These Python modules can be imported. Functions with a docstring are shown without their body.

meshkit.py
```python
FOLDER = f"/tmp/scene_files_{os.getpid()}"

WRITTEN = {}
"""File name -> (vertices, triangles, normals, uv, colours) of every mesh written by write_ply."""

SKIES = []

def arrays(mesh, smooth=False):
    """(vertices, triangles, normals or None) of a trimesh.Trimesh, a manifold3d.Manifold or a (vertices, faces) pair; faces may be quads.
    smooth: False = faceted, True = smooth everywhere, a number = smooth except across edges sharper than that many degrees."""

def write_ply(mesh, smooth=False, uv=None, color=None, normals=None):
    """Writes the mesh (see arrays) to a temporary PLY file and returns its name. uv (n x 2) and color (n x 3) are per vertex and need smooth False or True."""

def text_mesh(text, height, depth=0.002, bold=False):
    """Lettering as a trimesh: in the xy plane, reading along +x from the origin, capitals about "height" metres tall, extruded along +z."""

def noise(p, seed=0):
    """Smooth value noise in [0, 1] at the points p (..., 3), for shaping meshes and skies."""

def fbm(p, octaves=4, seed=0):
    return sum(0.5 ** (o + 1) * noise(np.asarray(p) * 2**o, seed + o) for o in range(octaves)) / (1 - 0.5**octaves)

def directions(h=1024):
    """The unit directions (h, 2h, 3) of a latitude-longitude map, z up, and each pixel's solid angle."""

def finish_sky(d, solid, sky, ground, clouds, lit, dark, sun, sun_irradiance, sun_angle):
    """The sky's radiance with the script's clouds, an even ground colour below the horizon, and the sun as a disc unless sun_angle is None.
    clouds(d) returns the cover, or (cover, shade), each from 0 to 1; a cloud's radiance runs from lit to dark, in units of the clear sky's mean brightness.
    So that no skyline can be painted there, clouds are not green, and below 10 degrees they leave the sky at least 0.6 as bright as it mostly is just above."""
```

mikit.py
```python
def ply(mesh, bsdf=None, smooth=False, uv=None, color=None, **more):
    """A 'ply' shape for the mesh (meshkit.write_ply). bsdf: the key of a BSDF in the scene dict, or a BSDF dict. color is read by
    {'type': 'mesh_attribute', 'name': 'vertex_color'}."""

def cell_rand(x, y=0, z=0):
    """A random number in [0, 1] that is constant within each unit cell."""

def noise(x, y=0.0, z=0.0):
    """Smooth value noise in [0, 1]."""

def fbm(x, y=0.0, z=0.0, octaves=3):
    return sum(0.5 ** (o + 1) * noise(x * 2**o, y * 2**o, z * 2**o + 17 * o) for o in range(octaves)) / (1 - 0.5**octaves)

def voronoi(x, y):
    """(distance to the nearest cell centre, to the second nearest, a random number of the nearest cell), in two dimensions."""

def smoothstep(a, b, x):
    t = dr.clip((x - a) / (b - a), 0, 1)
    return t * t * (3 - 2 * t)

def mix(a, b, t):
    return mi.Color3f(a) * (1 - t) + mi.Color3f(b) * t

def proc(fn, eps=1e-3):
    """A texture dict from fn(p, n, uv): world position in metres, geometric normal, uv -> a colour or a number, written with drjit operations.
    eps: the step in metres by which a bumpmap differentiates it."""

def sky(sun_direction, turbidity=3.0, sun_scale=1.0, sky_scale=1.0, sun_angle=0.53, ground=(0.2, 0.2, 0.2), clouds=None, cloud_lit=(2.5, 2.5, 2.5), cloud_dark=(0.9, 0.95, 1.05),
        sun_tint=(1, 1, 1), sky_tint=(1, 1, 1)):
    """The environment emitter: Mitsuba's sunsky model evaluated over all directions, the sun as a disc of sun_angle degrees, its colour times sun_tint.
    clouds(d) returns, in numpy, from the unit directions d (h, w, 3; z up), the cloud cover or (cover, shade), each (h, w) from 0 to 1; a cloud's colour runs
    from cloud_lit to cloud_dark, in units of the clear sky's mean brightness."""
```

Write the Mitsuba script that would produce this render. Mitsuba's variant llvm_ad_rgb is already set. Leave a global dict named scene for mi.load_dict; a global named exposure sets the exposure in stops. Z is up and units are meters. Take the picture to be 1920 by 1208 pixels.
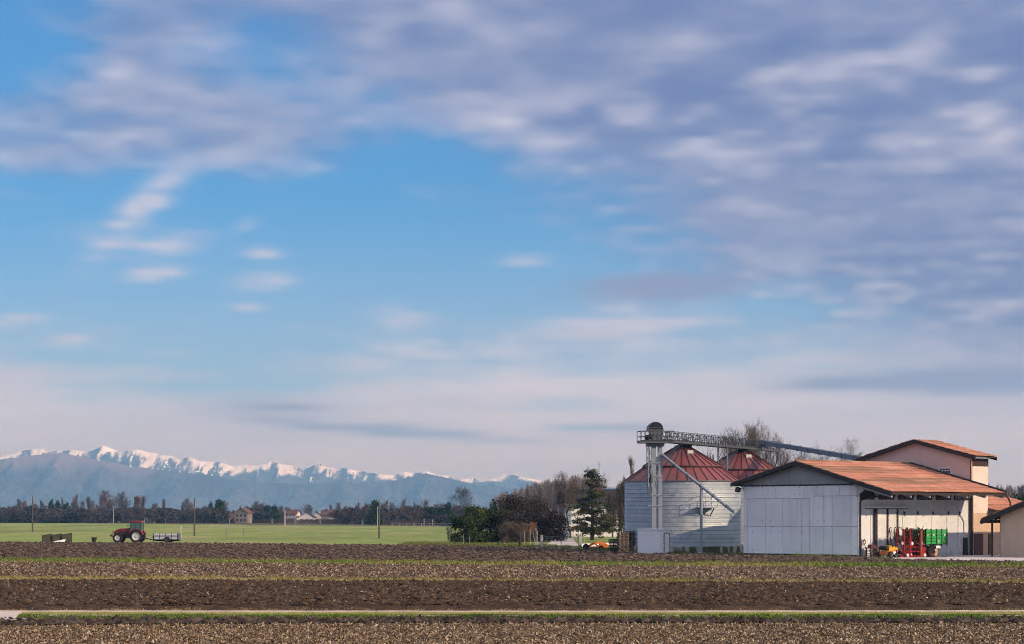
import math, random
import numpy as np, trimesh, drjit as dr, mitsuba as mi
import mikit, meshkit
from mikit import proc, noise, fbm, cell_rand, smoothstep, mix

scene, labels = {}, {}
T = mi.ScalarTransform4f

# ------------------------------------------------------------------ camera, sky, sun, air, exposure
EYE, FPX = 3.6, 4000.0                     # eye height above the plain (m); focal length for a frame 1920 wide
exposure = 2.95
scene['air'] = {'type': 'homogeneous', 'albedo': {'type': 'rgb', 'value': [.74, .87, .99]},
                'sigma_t': {'type': 'rgb', 'value': [3.6e-5, 6.6e-5, 10.0e-5]}}
scene['camera'] = {'type': 'perspective', 'fov': math.degrees(2 * math.atan(960 / FPX)), 'fov_axis': 'x',
                   'near_clip': 1.0, 'far_clip': 60000.0, 'principal_point_offset_y': -(968 - 604) / 1208,
                   'to_world': T().look_at(origin=[0, 0, EYE], target=[0, 100, EYE], up=[0, 0, 1]),
                   'medium': {'type': 'ref', 'id': 'air'}}
SUN = (.857, -.516, .40)


def clouds(d):
    """Cover and shade by direction: a ragged stratocumulus deck thickening to the right, wisps in a clear band, streaky veil over the horizon."""
    fbm = meshkit.fbm
    ss = lambda a, b, t: (lambda q: q * q * (3 - 2 * q))(np.clip((t - a) / (b - a), 0, 1))
    x, y, z = d[..., 0], d[..., 1], np.maximum(d[..., 2], 1e-3)
    az = np.arctan2(x, y)
    U = 960 + 4000 * np.clip(az, -1.2, 1.2) * (1 + np.clip(az, -.5, .5) ** 2 / 3)
    V = 968 - 4000 * np.minimum(z / np.hypot(x, y).clip(1e-3), 3.0)
    P = np.stack([x / (z + .035), y / (z + .035), 0 * z], -1)
    n1, n2 = fbm(P * [2.1, 1.5, 1] + [2.3, 7, 1], 5, 11), fbm(P * [4.4, 2.7, 1] + 9.7, 4, 23)
    n3, n4 = fbm(P * [6.2, 4.8, 1] + 1.3, 3, 47), fbm(P * [12, 9, 1] + 5.1, 2, 61)
    ws = fbm(np.stack([U / 300, V / 170, 0 * U], -1), 3, 71) - .5
    st = fbm(np.stack([U / 520, V / 52, 0 * U + 2.5], -1), 5, 31)
    st2 = fbm(np.stack([U / 230 + V / 90, V / 26, 0 * U], -1), 4, 41)
    low = ss(560, 760, V)
    q = (n1 * .34 + n2 * .33 + n3 * .22 + n4 * .11 - .5) * 2.6 * (1 - low) + (st * .6 + st2 * .4 - .5) * 3.2 * low
    UU, VV = np.arange(0, 1921, 240.0), np.array([-600, 0, 100, 200, 300, 400, 500, 600, 700, 800, 900.0])
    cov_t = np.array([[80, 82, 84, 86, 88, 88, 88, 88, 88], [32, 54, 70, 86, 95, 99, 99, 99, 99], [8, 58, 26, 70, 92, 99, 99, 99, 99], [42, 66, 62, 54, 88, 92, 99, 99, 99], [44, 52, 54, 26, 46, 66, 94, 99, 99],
                      [8, 12, 8, 6, 28, 70, 92, 99, 99], [8, 10, 8, 4, 8, 38, 62, 94, 99], [14, 12, 8, 14, 30, 36, 38, 58, 94], [60, 38, 20, 56, 84, 70, 56, 58, 72], [78, 70, 66, 84, 90, 82, 84, 86, 82], [99] * 9]) / 100
    sh_t = np.array([[4, 4, 4, 4, 4, 5, 6, 8, 8], [52, 54, 54, 60, 70, 84, 74, 62, 68], [52, 52, 48, 58, 68, 78, 66, 72, 76], [50, 50, 50, 54, 48, 68, 62, 54, 66], [54, 58, 60, 56, 60, 64, 60, 70, 66],  # first row: unseen clouds overhead, brightened to fill the shaded walls
                     [36, 30, 30, 34, 56, 54, 50, 62, 68], [24, 20, 20, 22, 40, 60, 66, 66, 72], [16, 14, 14, 14, 14, 20, 42, 66, 78], [8, 10, 12, 4, 0, 2, 8, 26, 52], [8, 14, 24, 20, 8, 10, 6, 8, 10], [5] * 9]) / 100
    from scipy.ndimage import map_coordinates
    gu = np.clip((U + 160 * ws) / 240, 0, 8)
    gv = np.interp(V + 70 * ws, VV, np.arange(len(VV)))
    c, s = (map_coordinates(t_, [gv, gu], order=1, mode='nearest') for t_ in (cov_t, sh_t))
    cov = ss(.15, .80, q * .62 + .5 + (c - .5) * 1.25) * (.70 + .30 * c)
    am = .6 + .8 * ss(.40, .62, fbm(P * .8 + 4.4, 2, 83))
    sh = s + .135 * (1 - low) - (n2 - .5) * .75 * (1 - low) - (n3 - .5) * .75 * am * (1 - low) - (n4 - .5) * .6 * am * (1 - low) + (st2 - .5) * .4 * low
    sh = np.where(sh > .6, .6 + .34 * np.tanh((sh - .6) / .34), sh)
    sh = np.clip(sh + .12 * ss(.5, .15, cov) * (1 - low), .02, .92)
    gaps = sum(k * np.exp(-((U - a) / b) ** 2 - ((V - c_) / e) ** 2) for k, a, b, c_, e in [(.8, 1040, 100, 761, 6), (.7, 1240, 160, 690, 13), (.6, 1090, 70, 804, 6), (.6, 520, 90, 733, 8), (.5, 1400, 140, 660, 9), (.5, 300, 120, 745, 8)])
    cov = cov * (1 - np.clip(gaps * (.5 + ss(.3, .6, st2)), 0, .85))
    haze = .30 * ss(330, 720, V)

    def lump(cu, cv, w, h, tilt):
        return np.exp(-((U - cu) / w) ** 2 - (((V - cv) + tilt * (U - cu)) / h) ** 2)
    wis = sum(k * lump(*l) for k, l in [(.8, (262, 405, 75, 34, .85)), (.5, (245, 447, 90, 14, .0)), (.75, (292, 520, 48, 10, .1)), (.45, (300, 470, 70, 24, .2)), (.7, (496, 530, 50, 13, .08)), (.7, (495, 479, 34, 8, 0)),
        (.7, (462, 577, 30, 5, 0)), (.5, (460, 425, 22, 9, .2)), (.6, (755, 600, 55, 20, .0)), (.55, (150, 645, 55, 15, .05)), (.65, (30, 612, 60, 9, .1)), (.55, (980, 488, 45, 7, 0)), (.6, (1130, 620, 150, 22, .12)), (.6, (1240, 606, 190, 8, .0)), (.4, (320, 672, 50, 8, 0))])
    wis = np.clip(wis * (.25 + 1.6 * ss(.3, .65, st2)), 0, .8)
    lens = sum(k * lump(*l) for k, l in [(2.6, (1800, 722, 230, 15, .0)), (.8, (1590, 722, 90, 5, .02)), (2.2, (1240, 540, 130, 19, .03)), (1.5, (720, 808, 200, 8, -.07)), (.6, (560, 832, 110, 5, 0)), (.9, (500, 762, 110, 13, .0)), (.4, (90, 795, 26, 4, 0)), (.5, (1180, 803, 80, 6, .02))])
    lens = np.clip(lens * (.7 + .7 * ss(.3, .6, st2)), 0, .93)
    for k, t_ in ((wis, .14), (haze, .12), (lens, .76)):
        new = 1 - (1 - cov) * (1 - k)
        a = k if t_ == .76 else k * (1 - cov)
        sh = np.where(new > 1e-4, (sh * (new - a) + t_ * a) / np.maximum(new, 1e-4), sh)
        cov = new
    return cov, sh

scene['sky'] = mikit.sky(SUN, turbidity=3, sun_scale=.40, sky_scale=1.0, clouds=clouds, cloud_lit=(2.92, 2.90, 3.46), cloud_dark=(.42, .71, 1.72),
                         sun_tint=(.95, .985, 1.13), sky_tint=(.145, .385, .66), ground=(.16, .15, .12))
scene['haze'] = {'type': 'cube', 'to_world': T().translate([0, 0, 309]).scale([26000, 26000, 311]), 'bsdf': {'type': 'null'}, 'interior': {'type': 'ref', 'id': 'air'}}
labels['haze'] = {'label': 'thin bluish haze lying over the plain before the mountains', 'category': 'haze', 'kind': 'stuff'}


# ------------------------------------------------------------------ helpers
def at(px, D):                              # the point of the plain seen in column px, D metres ahead
    return np.array([(px - 960) / FPX * D, D])


def dist(py):                               # how far ahead the plain lies that is seen in row py
    return EYE * FPX / (py - 968.0)


def zat(py, D):
    return EYE + (968 - py) / FPX * D


def key(name):
    if name not in scene and name not in labels:
        return name
    k = 1
    while f'{name}_{k:03d}' in scene or f'{name}_{k:03d}' in labels:
        k += 1
    return f'{name}_{k:03d}'


_COUNT = {}


def fresh(name):                            # key(), quick for long runs
    k = _COUNT.get(name, 0)
    while True:
        n = name if k == 0 else f'{name}_{k:03d}'
        k += 1
        if n not in scene and n not in labels:
            _COUNT[name] = k
            return n


def tag(k, label, cat, group=None, kind=None):
    labels[k] = {'label': label, 'category': cat}
    if group:
        labels[k]['group'] = group
    if kind:
        labels[k]['kind'] = kind
    return k


def thing(name, label, cat, group=None):
    return tag(fresh(name), label, cat, group)


def M2(o, xd=(1, 0), z=0.0):                # local frame: x along xd, y a quarter turn to its left, z up
    xd = np.asarray(xd, float) / np.hypot(*xd)
    m = np.eye(4)
    m[:2, 0] = xd
    m[:2, 1] = (-xd[1], xd[0])
    m[:3, 3] = (o[0], o[1], z)
    return m


class MB:
    """Collects boxes, bars, tubes and sheets into one mesh, in a local frame."""

    def __init__(self, M=None):
        self.M, self.v, self.f, self.n = (np.eye(4) if M is None else M), [], [], 0

    def add(self, v, f):
        v = np.asarray(v, float)
        self.v.append(v)
        self.f.append(np.asarray(f, int) + self.n)
        self.n += len(v)
        return self

    def box(self, x0, y0, z0, x1, y1, z1):
        v = [(x, y, z) for x in (x0, x1) for y in (y0, y1) for z in (z0, z1)]
        f = [[0, 1, 3], [0, 3, 2], [4, 6, 7], [4, 7, 5], [0, 4, 5], [0, 5, 1], [2, 3, 7], [2, 7, 6], [0, 2, 6], [0, 6, 4], [1, 5, 7], [1, 7, 3]]
        return self.add(v, f)

    def bar(self, p, q, w, h=None, up=(0, 0, 1)):
        p, q = np.asarray(p, float), np.asarray(q, float)
        h = w if h is None else h
        d = (q - p) / np.linalg.norm(q - p)
        s = np.cross(d, up)
        s = np.cross(d, (1, 0, 0)) if np.linalg.norm(s) < 1e-3 else s
        s /= np.linalg.norm(s)
        t = np.cross(s, d)
        v = [e + a * s * w / 2 + b * t * h / 2 for e in (p, q) for a in (-1, 1) for b in (-1, 1)]
        f = [[0, 1, 3], [0, 3, 2], [4, 6, 7], [4, 7, 5], [0, 4, 5], [0, 5, 1], [2, 3, 7], [2, 7, 6], [0, 2, 6], [0, 6, 4], [1, 5, 7], [1, 7, 3]]
        return self.add(v, f)

    def tube(self, p, q, r0, r1=None, n=8, cap=True):
        p, q = np.asarray(p, float), np.asarray(q, float)
        r1 = r0 if r1 is None else r1
        d = (q - p) / np.linalg.norm(q - p)
        s = np.cross(d, (0, 0, 1) if abs(d[2]) < .9 else (1, 0, 0))
        s /= np.linalg.norm(s)
        t = np.cross(d, s)
        a = np.arange(n) * 2 * np.pi / n
        ring = np.cos(a)[:, None] * s + np.sin(a)[:, None] * t
        v = np.vstack([p + ring * r0, q + ring * r1, [p], [q]])
        i = np.arange(n)
        j = (i + 1) % n
        f = np.vstack([np.stack([i, j, j + n], 1), np.stack([i, j + n, i + n], 1)])
        if cap:
            f = np.vstack([f, np.stack([j, i, i * 0 + 2 * n], 1), np.stack([i + n, j + n, i * 0 + 2 * n + 1], 1)])
        return self.add(v, f)

    def path(self, pts, r, n=7):
        for a, b in zip(pts[:-1], pts[1:]):
            self.tube(a, b, r, r, n)
        return self

    def lathe(self, prof, c=(0, 0, 0), n=32, axis='z', a0=0.0, a1=2 * np.pi):
        """prof: (radius, height) pairs turned about the axis through c."""
        full = abs(a1 - a0 - 2 * np.pi) < 1e-6
        a = a0 + (a1 - a0) * np.arange(n if full else n + 1) / n
        m = len(a)
        v = []
        for r, h in prof:
            ca, sa = r * np.cos(a), r * np.sin(a)
            hh = np.full(m, float(h))
            v.append(np.stack({'z': (ca, sa, hh), 'y': (ca, hh, sa), 'x': (hh, ca, sa)}[axis], 1))
        v = np.vstack(v) + np.asarray(c, float)
        i = np.arange(n)
        j = (i + 1) % m
        f = []
        for k in range(len(prof) - 1):
            f += [np.stack([i + k * m, j + k * m, j + (k + 1) * m], 1), np.stack([i + k * m, j + (k + 1) * m, i + (k + 1) * m], 1)]
        f = np.vstack(f)
        return self.add(v, f[:, ::-1] if axis == 'y' else f)

    def quad(self, a, b, c, d):
        return self.add([a, b, c, d], [[0, 1, 2], [0, 2, 3]])

    def slab(self, a, b, c, d, t):
        """A sheet a-b-c-d thickened by t along its normal."""
        a, b, c, d = (np.asarray(x, float) for x in (a, b, c, d))
        n = np.cross(b - a, d - a)
        n = n / np.linalg.norm(n) * t
        v = [a, b, c, d, a + n, b + n, c + n, d + n]
        f = [[0, 2, 1], [0, 3, 2], [4, 5, 6], [4, 6, 7], [0, 1, 5], [0, 5, 4], [1, 2, 6], [1, 6, 5], [2, 3, 7], [2, 7, 6], [3, 0, 4], [3, 4, 7]]
        return self.add(v, f)

    def prism(self, poly, axis, lo, hi):
        """poly: 2-D outline in the plane across the axis ('x': (y, z), 'y': (x, z), 'z': (x, y))."""
        from shapely.geometry import Polygon
        v2, f2 = trimesh.creation.triangulate_polygon(Polygon(poly), engine='earcut')
        v2, n = np.asarray(v2), len(v2)
        ring = np.asarray(poly, float)
        if Polygon(poly).exterior.is_ccw is False:
            ring = ring[::-1]

        def lift(p, h):
            h = np.full(len(p), float(h))
            return np.stack({'x': (h, p[:, 0], p[:, 1]), 'y': (p[:, 0], h, p[:, 1]), 'z': (p[:, 0], p[:, 1], h)}[axis], 1)

        self.add(lift(v2, lo), f2)
        self.add(lift(v2, hi), f2[:, ::-1])
        m = len(ring)
        i = np.arange(m)
        j = (i + 1) % m
        return self.add(np.vstack([lift(ring, lo), lift(ring, hi)]), np.vstack([np.stack([i, j, j + m], 1), np.stack([i, j + m, i + m], 1)]))

    def mesh(self):
        v, f = np.vstack(self.v), np.vstack(self.f)
        return v @ self.M[:3, :3].T + self.M[:3, 3], f

    def build(self, name, mat, parent=None, smooth=False, label=None, color=None, kind=None):
        k = fresh(f'{parent}__{name}' if parent else name)
        v, f = self.mesh()
        if color is not None:
            color = np.broadcast_to(np.asarray(color, float), (len(v), 3))
        scene[k] = mikit.ply(trimesh.Trimesh(v, f, process=False), 'mat_' + mat, smooth=smooth, color=color)
        if label or kind:
            labels[k] = {**({'label': label} if label else {}), **({'kind': kind} if kind else {})}
        return k


def rounded(size, r=.06, seg=2):
    """A box of this size (centred) with rounded edges, as (vertices, faces)."""
    import manifold3d as m3
    h = np.asarray(size, float) / 2 - r
    s = m3.Manifold.sphere(r, 8 * seg)
    m = m3.Manifold.batch_hull([s.translate([a * h[0], b * h[1], c * h[2]]) for a in (-1, 1) for b in (-1, 1) for c in (-1, 1)])
    me = m.to_mesh()
    return np.asarray(me.vert_properties)[:, :3], np.asarray(me.tri_verts)


ONES = 'first second third fourth fifth sixth seventh eighth ninth tenth eleventh twelfth thirteenth fourteenth fifteenth sixteenth seventeenth eighteenth nineteenth'.split()


def ordinal(n):
    """1 -> first, 23 -> twenty-third."""
    if n > 99:
        return 'hundred and ' + ordinal(n - 100) if n > 100 else 'hundredth'
    if n < 20:
        return ONES[n - 1]
    t, u = divmod(n, 10)
    tens = ('twenty', 'thirty', 'forty', 'fifty', 'sixty', 'seventy', 'eighty', 'ninety')[t - 2]
    return f'{tens}-{ONES[u - 1]}' if u else tens[:-1] + 'ieth'


LANDMARKS = [(-999, None), (0, 'the left edge'), (61, 'the leftmost pole'), (125, 'the far left conifers'), (229, 'the big tree pair'), (256, 'the bell tower'), (364, 'the second pole'), (411, 'the largest conifer'),
             (465, 'the tall narrow house'), (515, 'the paired conifers'), (635, 'the white farms'), (711, 'the middle pole'), (819, 'the umbrella pine')]


def by_landmark(found):
    """Labels for [(px, key, phrase)]: counted rightwards from the nearest landmark on the left."""
    seen = {}
    for px, k, phrase in sorted(found):
        m = max(i for i, (x, _) in enumerate(LANDMARKS) if x <= px)
        n = seen[m, phrase] = seen.get((m, phrase), 0) + 1
        labels[k]['label'] = f'{phrase}, {ordinal(n)} right of {LANDMARKS[m][1]}' if m else f'{phrase}, {ordinal(n)} beyond the left edge'


def in_order(found, text):
    for n, (px, k) in enumerate(sorted(found)):
        labels[k]['label'] = text.replace('#', ordinal(n + 1))


# ------------------------------------------------------------------ materials
def mat(name, rgb, rough=.8, metal=0.0, spec=.35, **more):
    scene['mat_' + name] = {'type': 'twosided', 'bsdf': {'type': 'principled', 'base_color': rgb if isinstance(rgb, dict) else {'type': 'rgb', 'value': list(rgb)},
                            'roughness': rough, 'metallic': metal, 'specular': spec, **more}}
    return 'mat_' + name


def stained(a, b, sx, sz, seed=0.0, c=None):
    """A wall colour: broad stains between a and b, thin vertical runs, fine grain."""
    def fn(p, n, uv):
        h = p.x * .76 + p.y * .65
        big = fbm(h * sx + seed, p.y * sx * .7 - p.x * sx * .7, p.z * sz, 4)
        run = fbm(h * 3.1 + seed, p.x * 2.0 - p.y * 2.0, p.z * .22 + seed, 3)
        k = dr.clip(smoothstep(.32, .68, big) * .7 + smoothstep(.45, .75, run) * .45, 0, 1)
        grain = .94 + .12 * noise(p.x * 9 + seed, p.y * 9, p.z * 9)
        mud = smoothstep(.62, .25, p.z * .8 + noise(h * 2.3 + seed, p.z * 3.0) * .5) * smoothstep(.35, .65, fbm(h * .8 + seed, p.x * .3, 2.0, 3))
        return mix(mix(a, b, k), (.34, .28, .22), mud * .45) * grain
    return proc(fn)


def f_roof(p, n, uv):
    h = p.x * .757 + p.y * .654            # along the courses
    t = p.x * .654 - p.y * .757            # down the slope
    rust = fbm(h * .10, t * 1.6, 3.0, 4)
    run = fbm(h * .9, t * .25, 9.0, 3)
    c = mix((.44, .195, .132), (.26, .145, .093), smoothstep(.40, .66, rust))
    c = mix(c, (.56, .31, .215), smoothstep(.60, .74, fbm(h * .22 + 7, t * 1.9, 5.0, 3)) * .7)
    return c * (.82 + .36 * run)


def f_galv(p, n, uv):
    a = cell_rand(dr.floor(p.z / .42), dr.floor(dr.atan2(p.y - 205.5, p.x - 16.4) * 5.2 + .5 * dr.floor(p.z / .42)), 3.0)
    s = fbm(p.x * 1.3, p.y * 1.3, p.z * 1.1, 3)
    return mix((.40, .465, .55), (.52, .585, .665), a) * (.82 + .3 * s)


def f_redmetal(p, n, uv):
    s = fbm(p.x * .9, p.y * .9, p.z * 1.2, 4)
    return mix((.245, .070, .074), (.19, .075, .078), smoothstep(.35, .65, s)) * (.9 + .2 * noise(p.x * 6, p.y * 6, p.z * 6))


def f_base(p, n, uv):
    run = fbm(p.x * 2.4, p.y * 2.4, p.z * .5, 4)
    c = mix((.40, .38, .34), (.07, .075, .05), smoothstep(.42, .62, run + .12 * (.9 - p.z)))
    return c * (.85 + .3 * noise(p.x * 7, p.y * 7, p.z * 7))


def f_pad(p, n, uv):
    s = fbm(p.x * .25, p.y * .11, 0, 4)
    return mix((.47, .43, .41), (.36, .32, .30), smoothstep(.35, .7, s)) * (.88 + .24 * fbm(p.x * 3, p.y * 1.2, 1.0, 3))


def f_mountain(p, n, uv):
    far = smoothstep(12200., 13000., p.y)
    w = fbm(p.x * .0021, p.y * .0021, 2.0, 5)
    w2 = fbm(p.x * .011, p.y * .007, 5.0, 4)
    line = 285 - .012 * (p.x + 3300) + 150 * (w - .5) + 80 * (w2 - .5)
    snow = smoothstep(-14., 16., p.z - line) * smoothstep(.66, .80, n.z + .22 * (w2 - .5)) * far  # steep left faces left as dark rock so they read as shaded
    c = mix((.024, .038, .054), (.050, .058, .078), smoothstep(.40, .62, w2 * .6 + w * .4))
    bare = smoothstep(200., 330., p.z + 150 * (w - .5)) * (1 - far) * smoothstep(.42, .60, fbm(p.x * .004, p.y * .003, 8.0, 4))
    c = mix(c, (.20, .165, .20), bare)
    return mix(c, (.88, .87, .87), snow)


def f_green(p, n, uv):
    a = fbm(p.x * .013, p.y * .004, 1.0, 4)
    b = fbm(p.x * .09, p.y * .022, 4.0, 4)
    row = noise(p.x * .7, p.y * .08, 2.0)
    c = mix((.155, .195, .058), (.128, .170, .050), smoothstep(.40, .60, a))
    c = mix(c, (.205, .205, .085), smoothstep(.50, .66, b) * .8)
    c = mix(c, (.095, .125, .040), smoothstep(.60, .72, fbm(p.x * .03 + 5, p.y * .006, 7.0, 3)) * .6)
    return c * (.86 + .28 * row)


def f_land(p, n, uv):
    a = fbm(p.x * .02, p.y * .01, 3.0, 4)
    b = fbm(p.x * .35, p.y * .12, 3.0, 3)
    c = mix((.085, .082, .045), (.075, .055, .042), smoothstep(.4, .6, a))
    return c * (.75 + .5 * b)


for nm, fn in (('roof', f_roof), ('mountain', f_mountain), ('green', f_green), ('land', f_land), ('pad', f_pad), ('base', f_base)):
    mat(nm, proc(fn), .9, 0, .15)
mat('redmetal', proc(f_redmetal), .55, .0, .4)
mat('galv', proc(f_galv), .60, .45, .35)
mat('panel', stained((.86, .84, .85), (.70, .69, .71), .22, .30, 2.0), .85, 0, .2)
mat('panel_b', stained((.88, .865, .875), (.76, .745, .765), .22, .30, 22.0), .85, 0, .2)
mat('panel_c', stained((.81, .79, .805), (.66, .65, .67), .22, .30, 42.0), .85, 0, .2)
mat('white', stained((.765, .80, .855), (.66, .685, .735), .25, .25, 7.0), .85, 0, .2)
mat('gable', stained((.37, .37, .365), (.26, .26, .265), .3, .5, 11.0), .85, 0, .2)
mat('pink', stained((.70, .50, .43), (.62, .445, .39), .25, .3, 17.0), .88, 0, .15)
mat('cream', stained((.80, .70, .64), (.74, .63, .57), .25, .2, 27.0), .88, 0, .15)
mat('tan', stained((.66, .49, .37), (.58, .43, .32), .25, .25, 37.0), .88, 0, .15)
mat('grey_dado', (.5, .49, .53), .88)
mat('vcol', {'type': 'mesh_attribute', 'name': 'vertex_color'}, .9, 0, .12)
mat('roof_rib', (.085, .030, .032), .6)  # darker than the panels: the rib's shadow line is put into its colour
mat('dark_trim', (.035, .027, .026), .6)
mat('fascia', (.05, .04, .036), .6)
mat('brown_pipe', (.055, .032, .026), .45)
mat('pane', (.012, .014, .018), .12, 0, .6)
mat('void', (.015, .014, .013), .9)
mat('corbel', (.42, .41, .40), .85)
mat('lightsteel', (.29, .335, .395), .5, .45)
mat('midsteel', (.15, .165, .185), .45, .6)
mat('darksteel', (.026, .031, .037), .45, .5)
mat('bluesteel', (.12, .155, .21), .45, .4)
mat('rail', (.045, .048, .052), .5, .3)
mat('paint_white', (.78, .775, .77), .6)
mat('offwhite', (.80, .79, .80), .75)
mat('brown_door', (.115, .055, .048), .6)
mat('brown_door_b', (.15, .075, .035), .6)
mat('navy', (.018, .02, .03), .5)
mat('rubber', (.022, .021, .021), .85, 0, .2)
mat('tractor_red', (.22, .016, .022), .32, 0, .5, clearcoat=.4)
mat('machine_red', (.33, .018, .026), .45)
mat('rust_red', (.30, .075, .05), .7)
mat('machine_green', (.035, .34, .085), .45)
mat('dark_green', (.022, .035, .018), .7)
mat('orange', (.56, .17, .03), .5)
mat('yellow', (.66, .36, .03), .5)
mat('pale_rim', (.56, .57, .59), .5)
mat('cab_glass', (.03, .10, .095), .1, 0, .7)
mat('black', (.02, .02, .02), .6)
mat('wood', (.19, .145, .115), .85)
mat('old_wood', (.13, .105, .09), .9)
mat('olive', (.05, .054, .034), .8)
mat('post', (.105, .09, .08), .9)
mat('pale_post', (.46, .44, .42), .85)
mat('maroon', (.11, .035, .045), .6)
mat('reflector', (.70, .62, .10), .4)
mat('oldroof', (.115, .062, .05), .9)
mat('darkroof', (.034, .029, .031), .9)
mat('brick', (.085, .06, .055), .9)
mat('dull_cream', (.20, .175, .155), .9)
mat('dull_white', (.58, .57, .56), .9)
mat('greyroof', (.16, .15, .15), .9)


# ------------------------------------------------------------------ the land
def struct(name, label, cat, mesh, m, smooth=False, color=None, kind='structure'):
    k = fresh(name)
    scene[k] = mikit.ply(mesh, 'mat_' + m, smooth=smooth, color=color)
    return tag(k, label, cat, kind=kind)


def grid_mesh(X, Y, Z):
    ny, nx = X.shape
    v = np.stack([X, Y, Z], -1).reshape(-1, 3)
    i, j = np.meshgrid(np.arange(nx - 1), np.arange(ny - 1))
    a = (j * nx + i).ravel()
    q = np.stack([a, a + 1, a + nx + 1, a + nx], 1)
    return v, np.vstack([q[:, [0, 1, 2]], q[:, [0, 2, 3]]])


def nz(x, y, fx, fy, octv=3, seed=0):
    return meshkit.fbm(np.stack([np.asarray(x) * fx, np.asarray(y) * fy, np.zeros(np.shape(x))], -1), octv, seed)


g = np.unique(np.concatenate([-np.geomspace(8, 24000, 46), np.linspace(-8, 8, 5), np.geomspace(8, 24000, 46)]))
gx, gy = np.meshgrid(g, g[g > -400])
struct('ground', 'flat bare land reaching to the foot of the mountains', 'ground', grid_mesh(gx, gy, np.full(gx.shape, -.12)), 'land')


def edge(pairs):
    """A boundary across the plain through the points seen at (px, py): y as a function of x."""
    p = np.array([at(px, dist(py)) for px, py in pairs])
    return lambda x: np.interp(x, p[:, 0], p[:, 1]) + np.where(x < p[0, 0], (x - p[0, 0]) * (p[1, 1] - p[0, 1]) / (p[1, 0] - p[0, 0]), 0)


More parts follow.
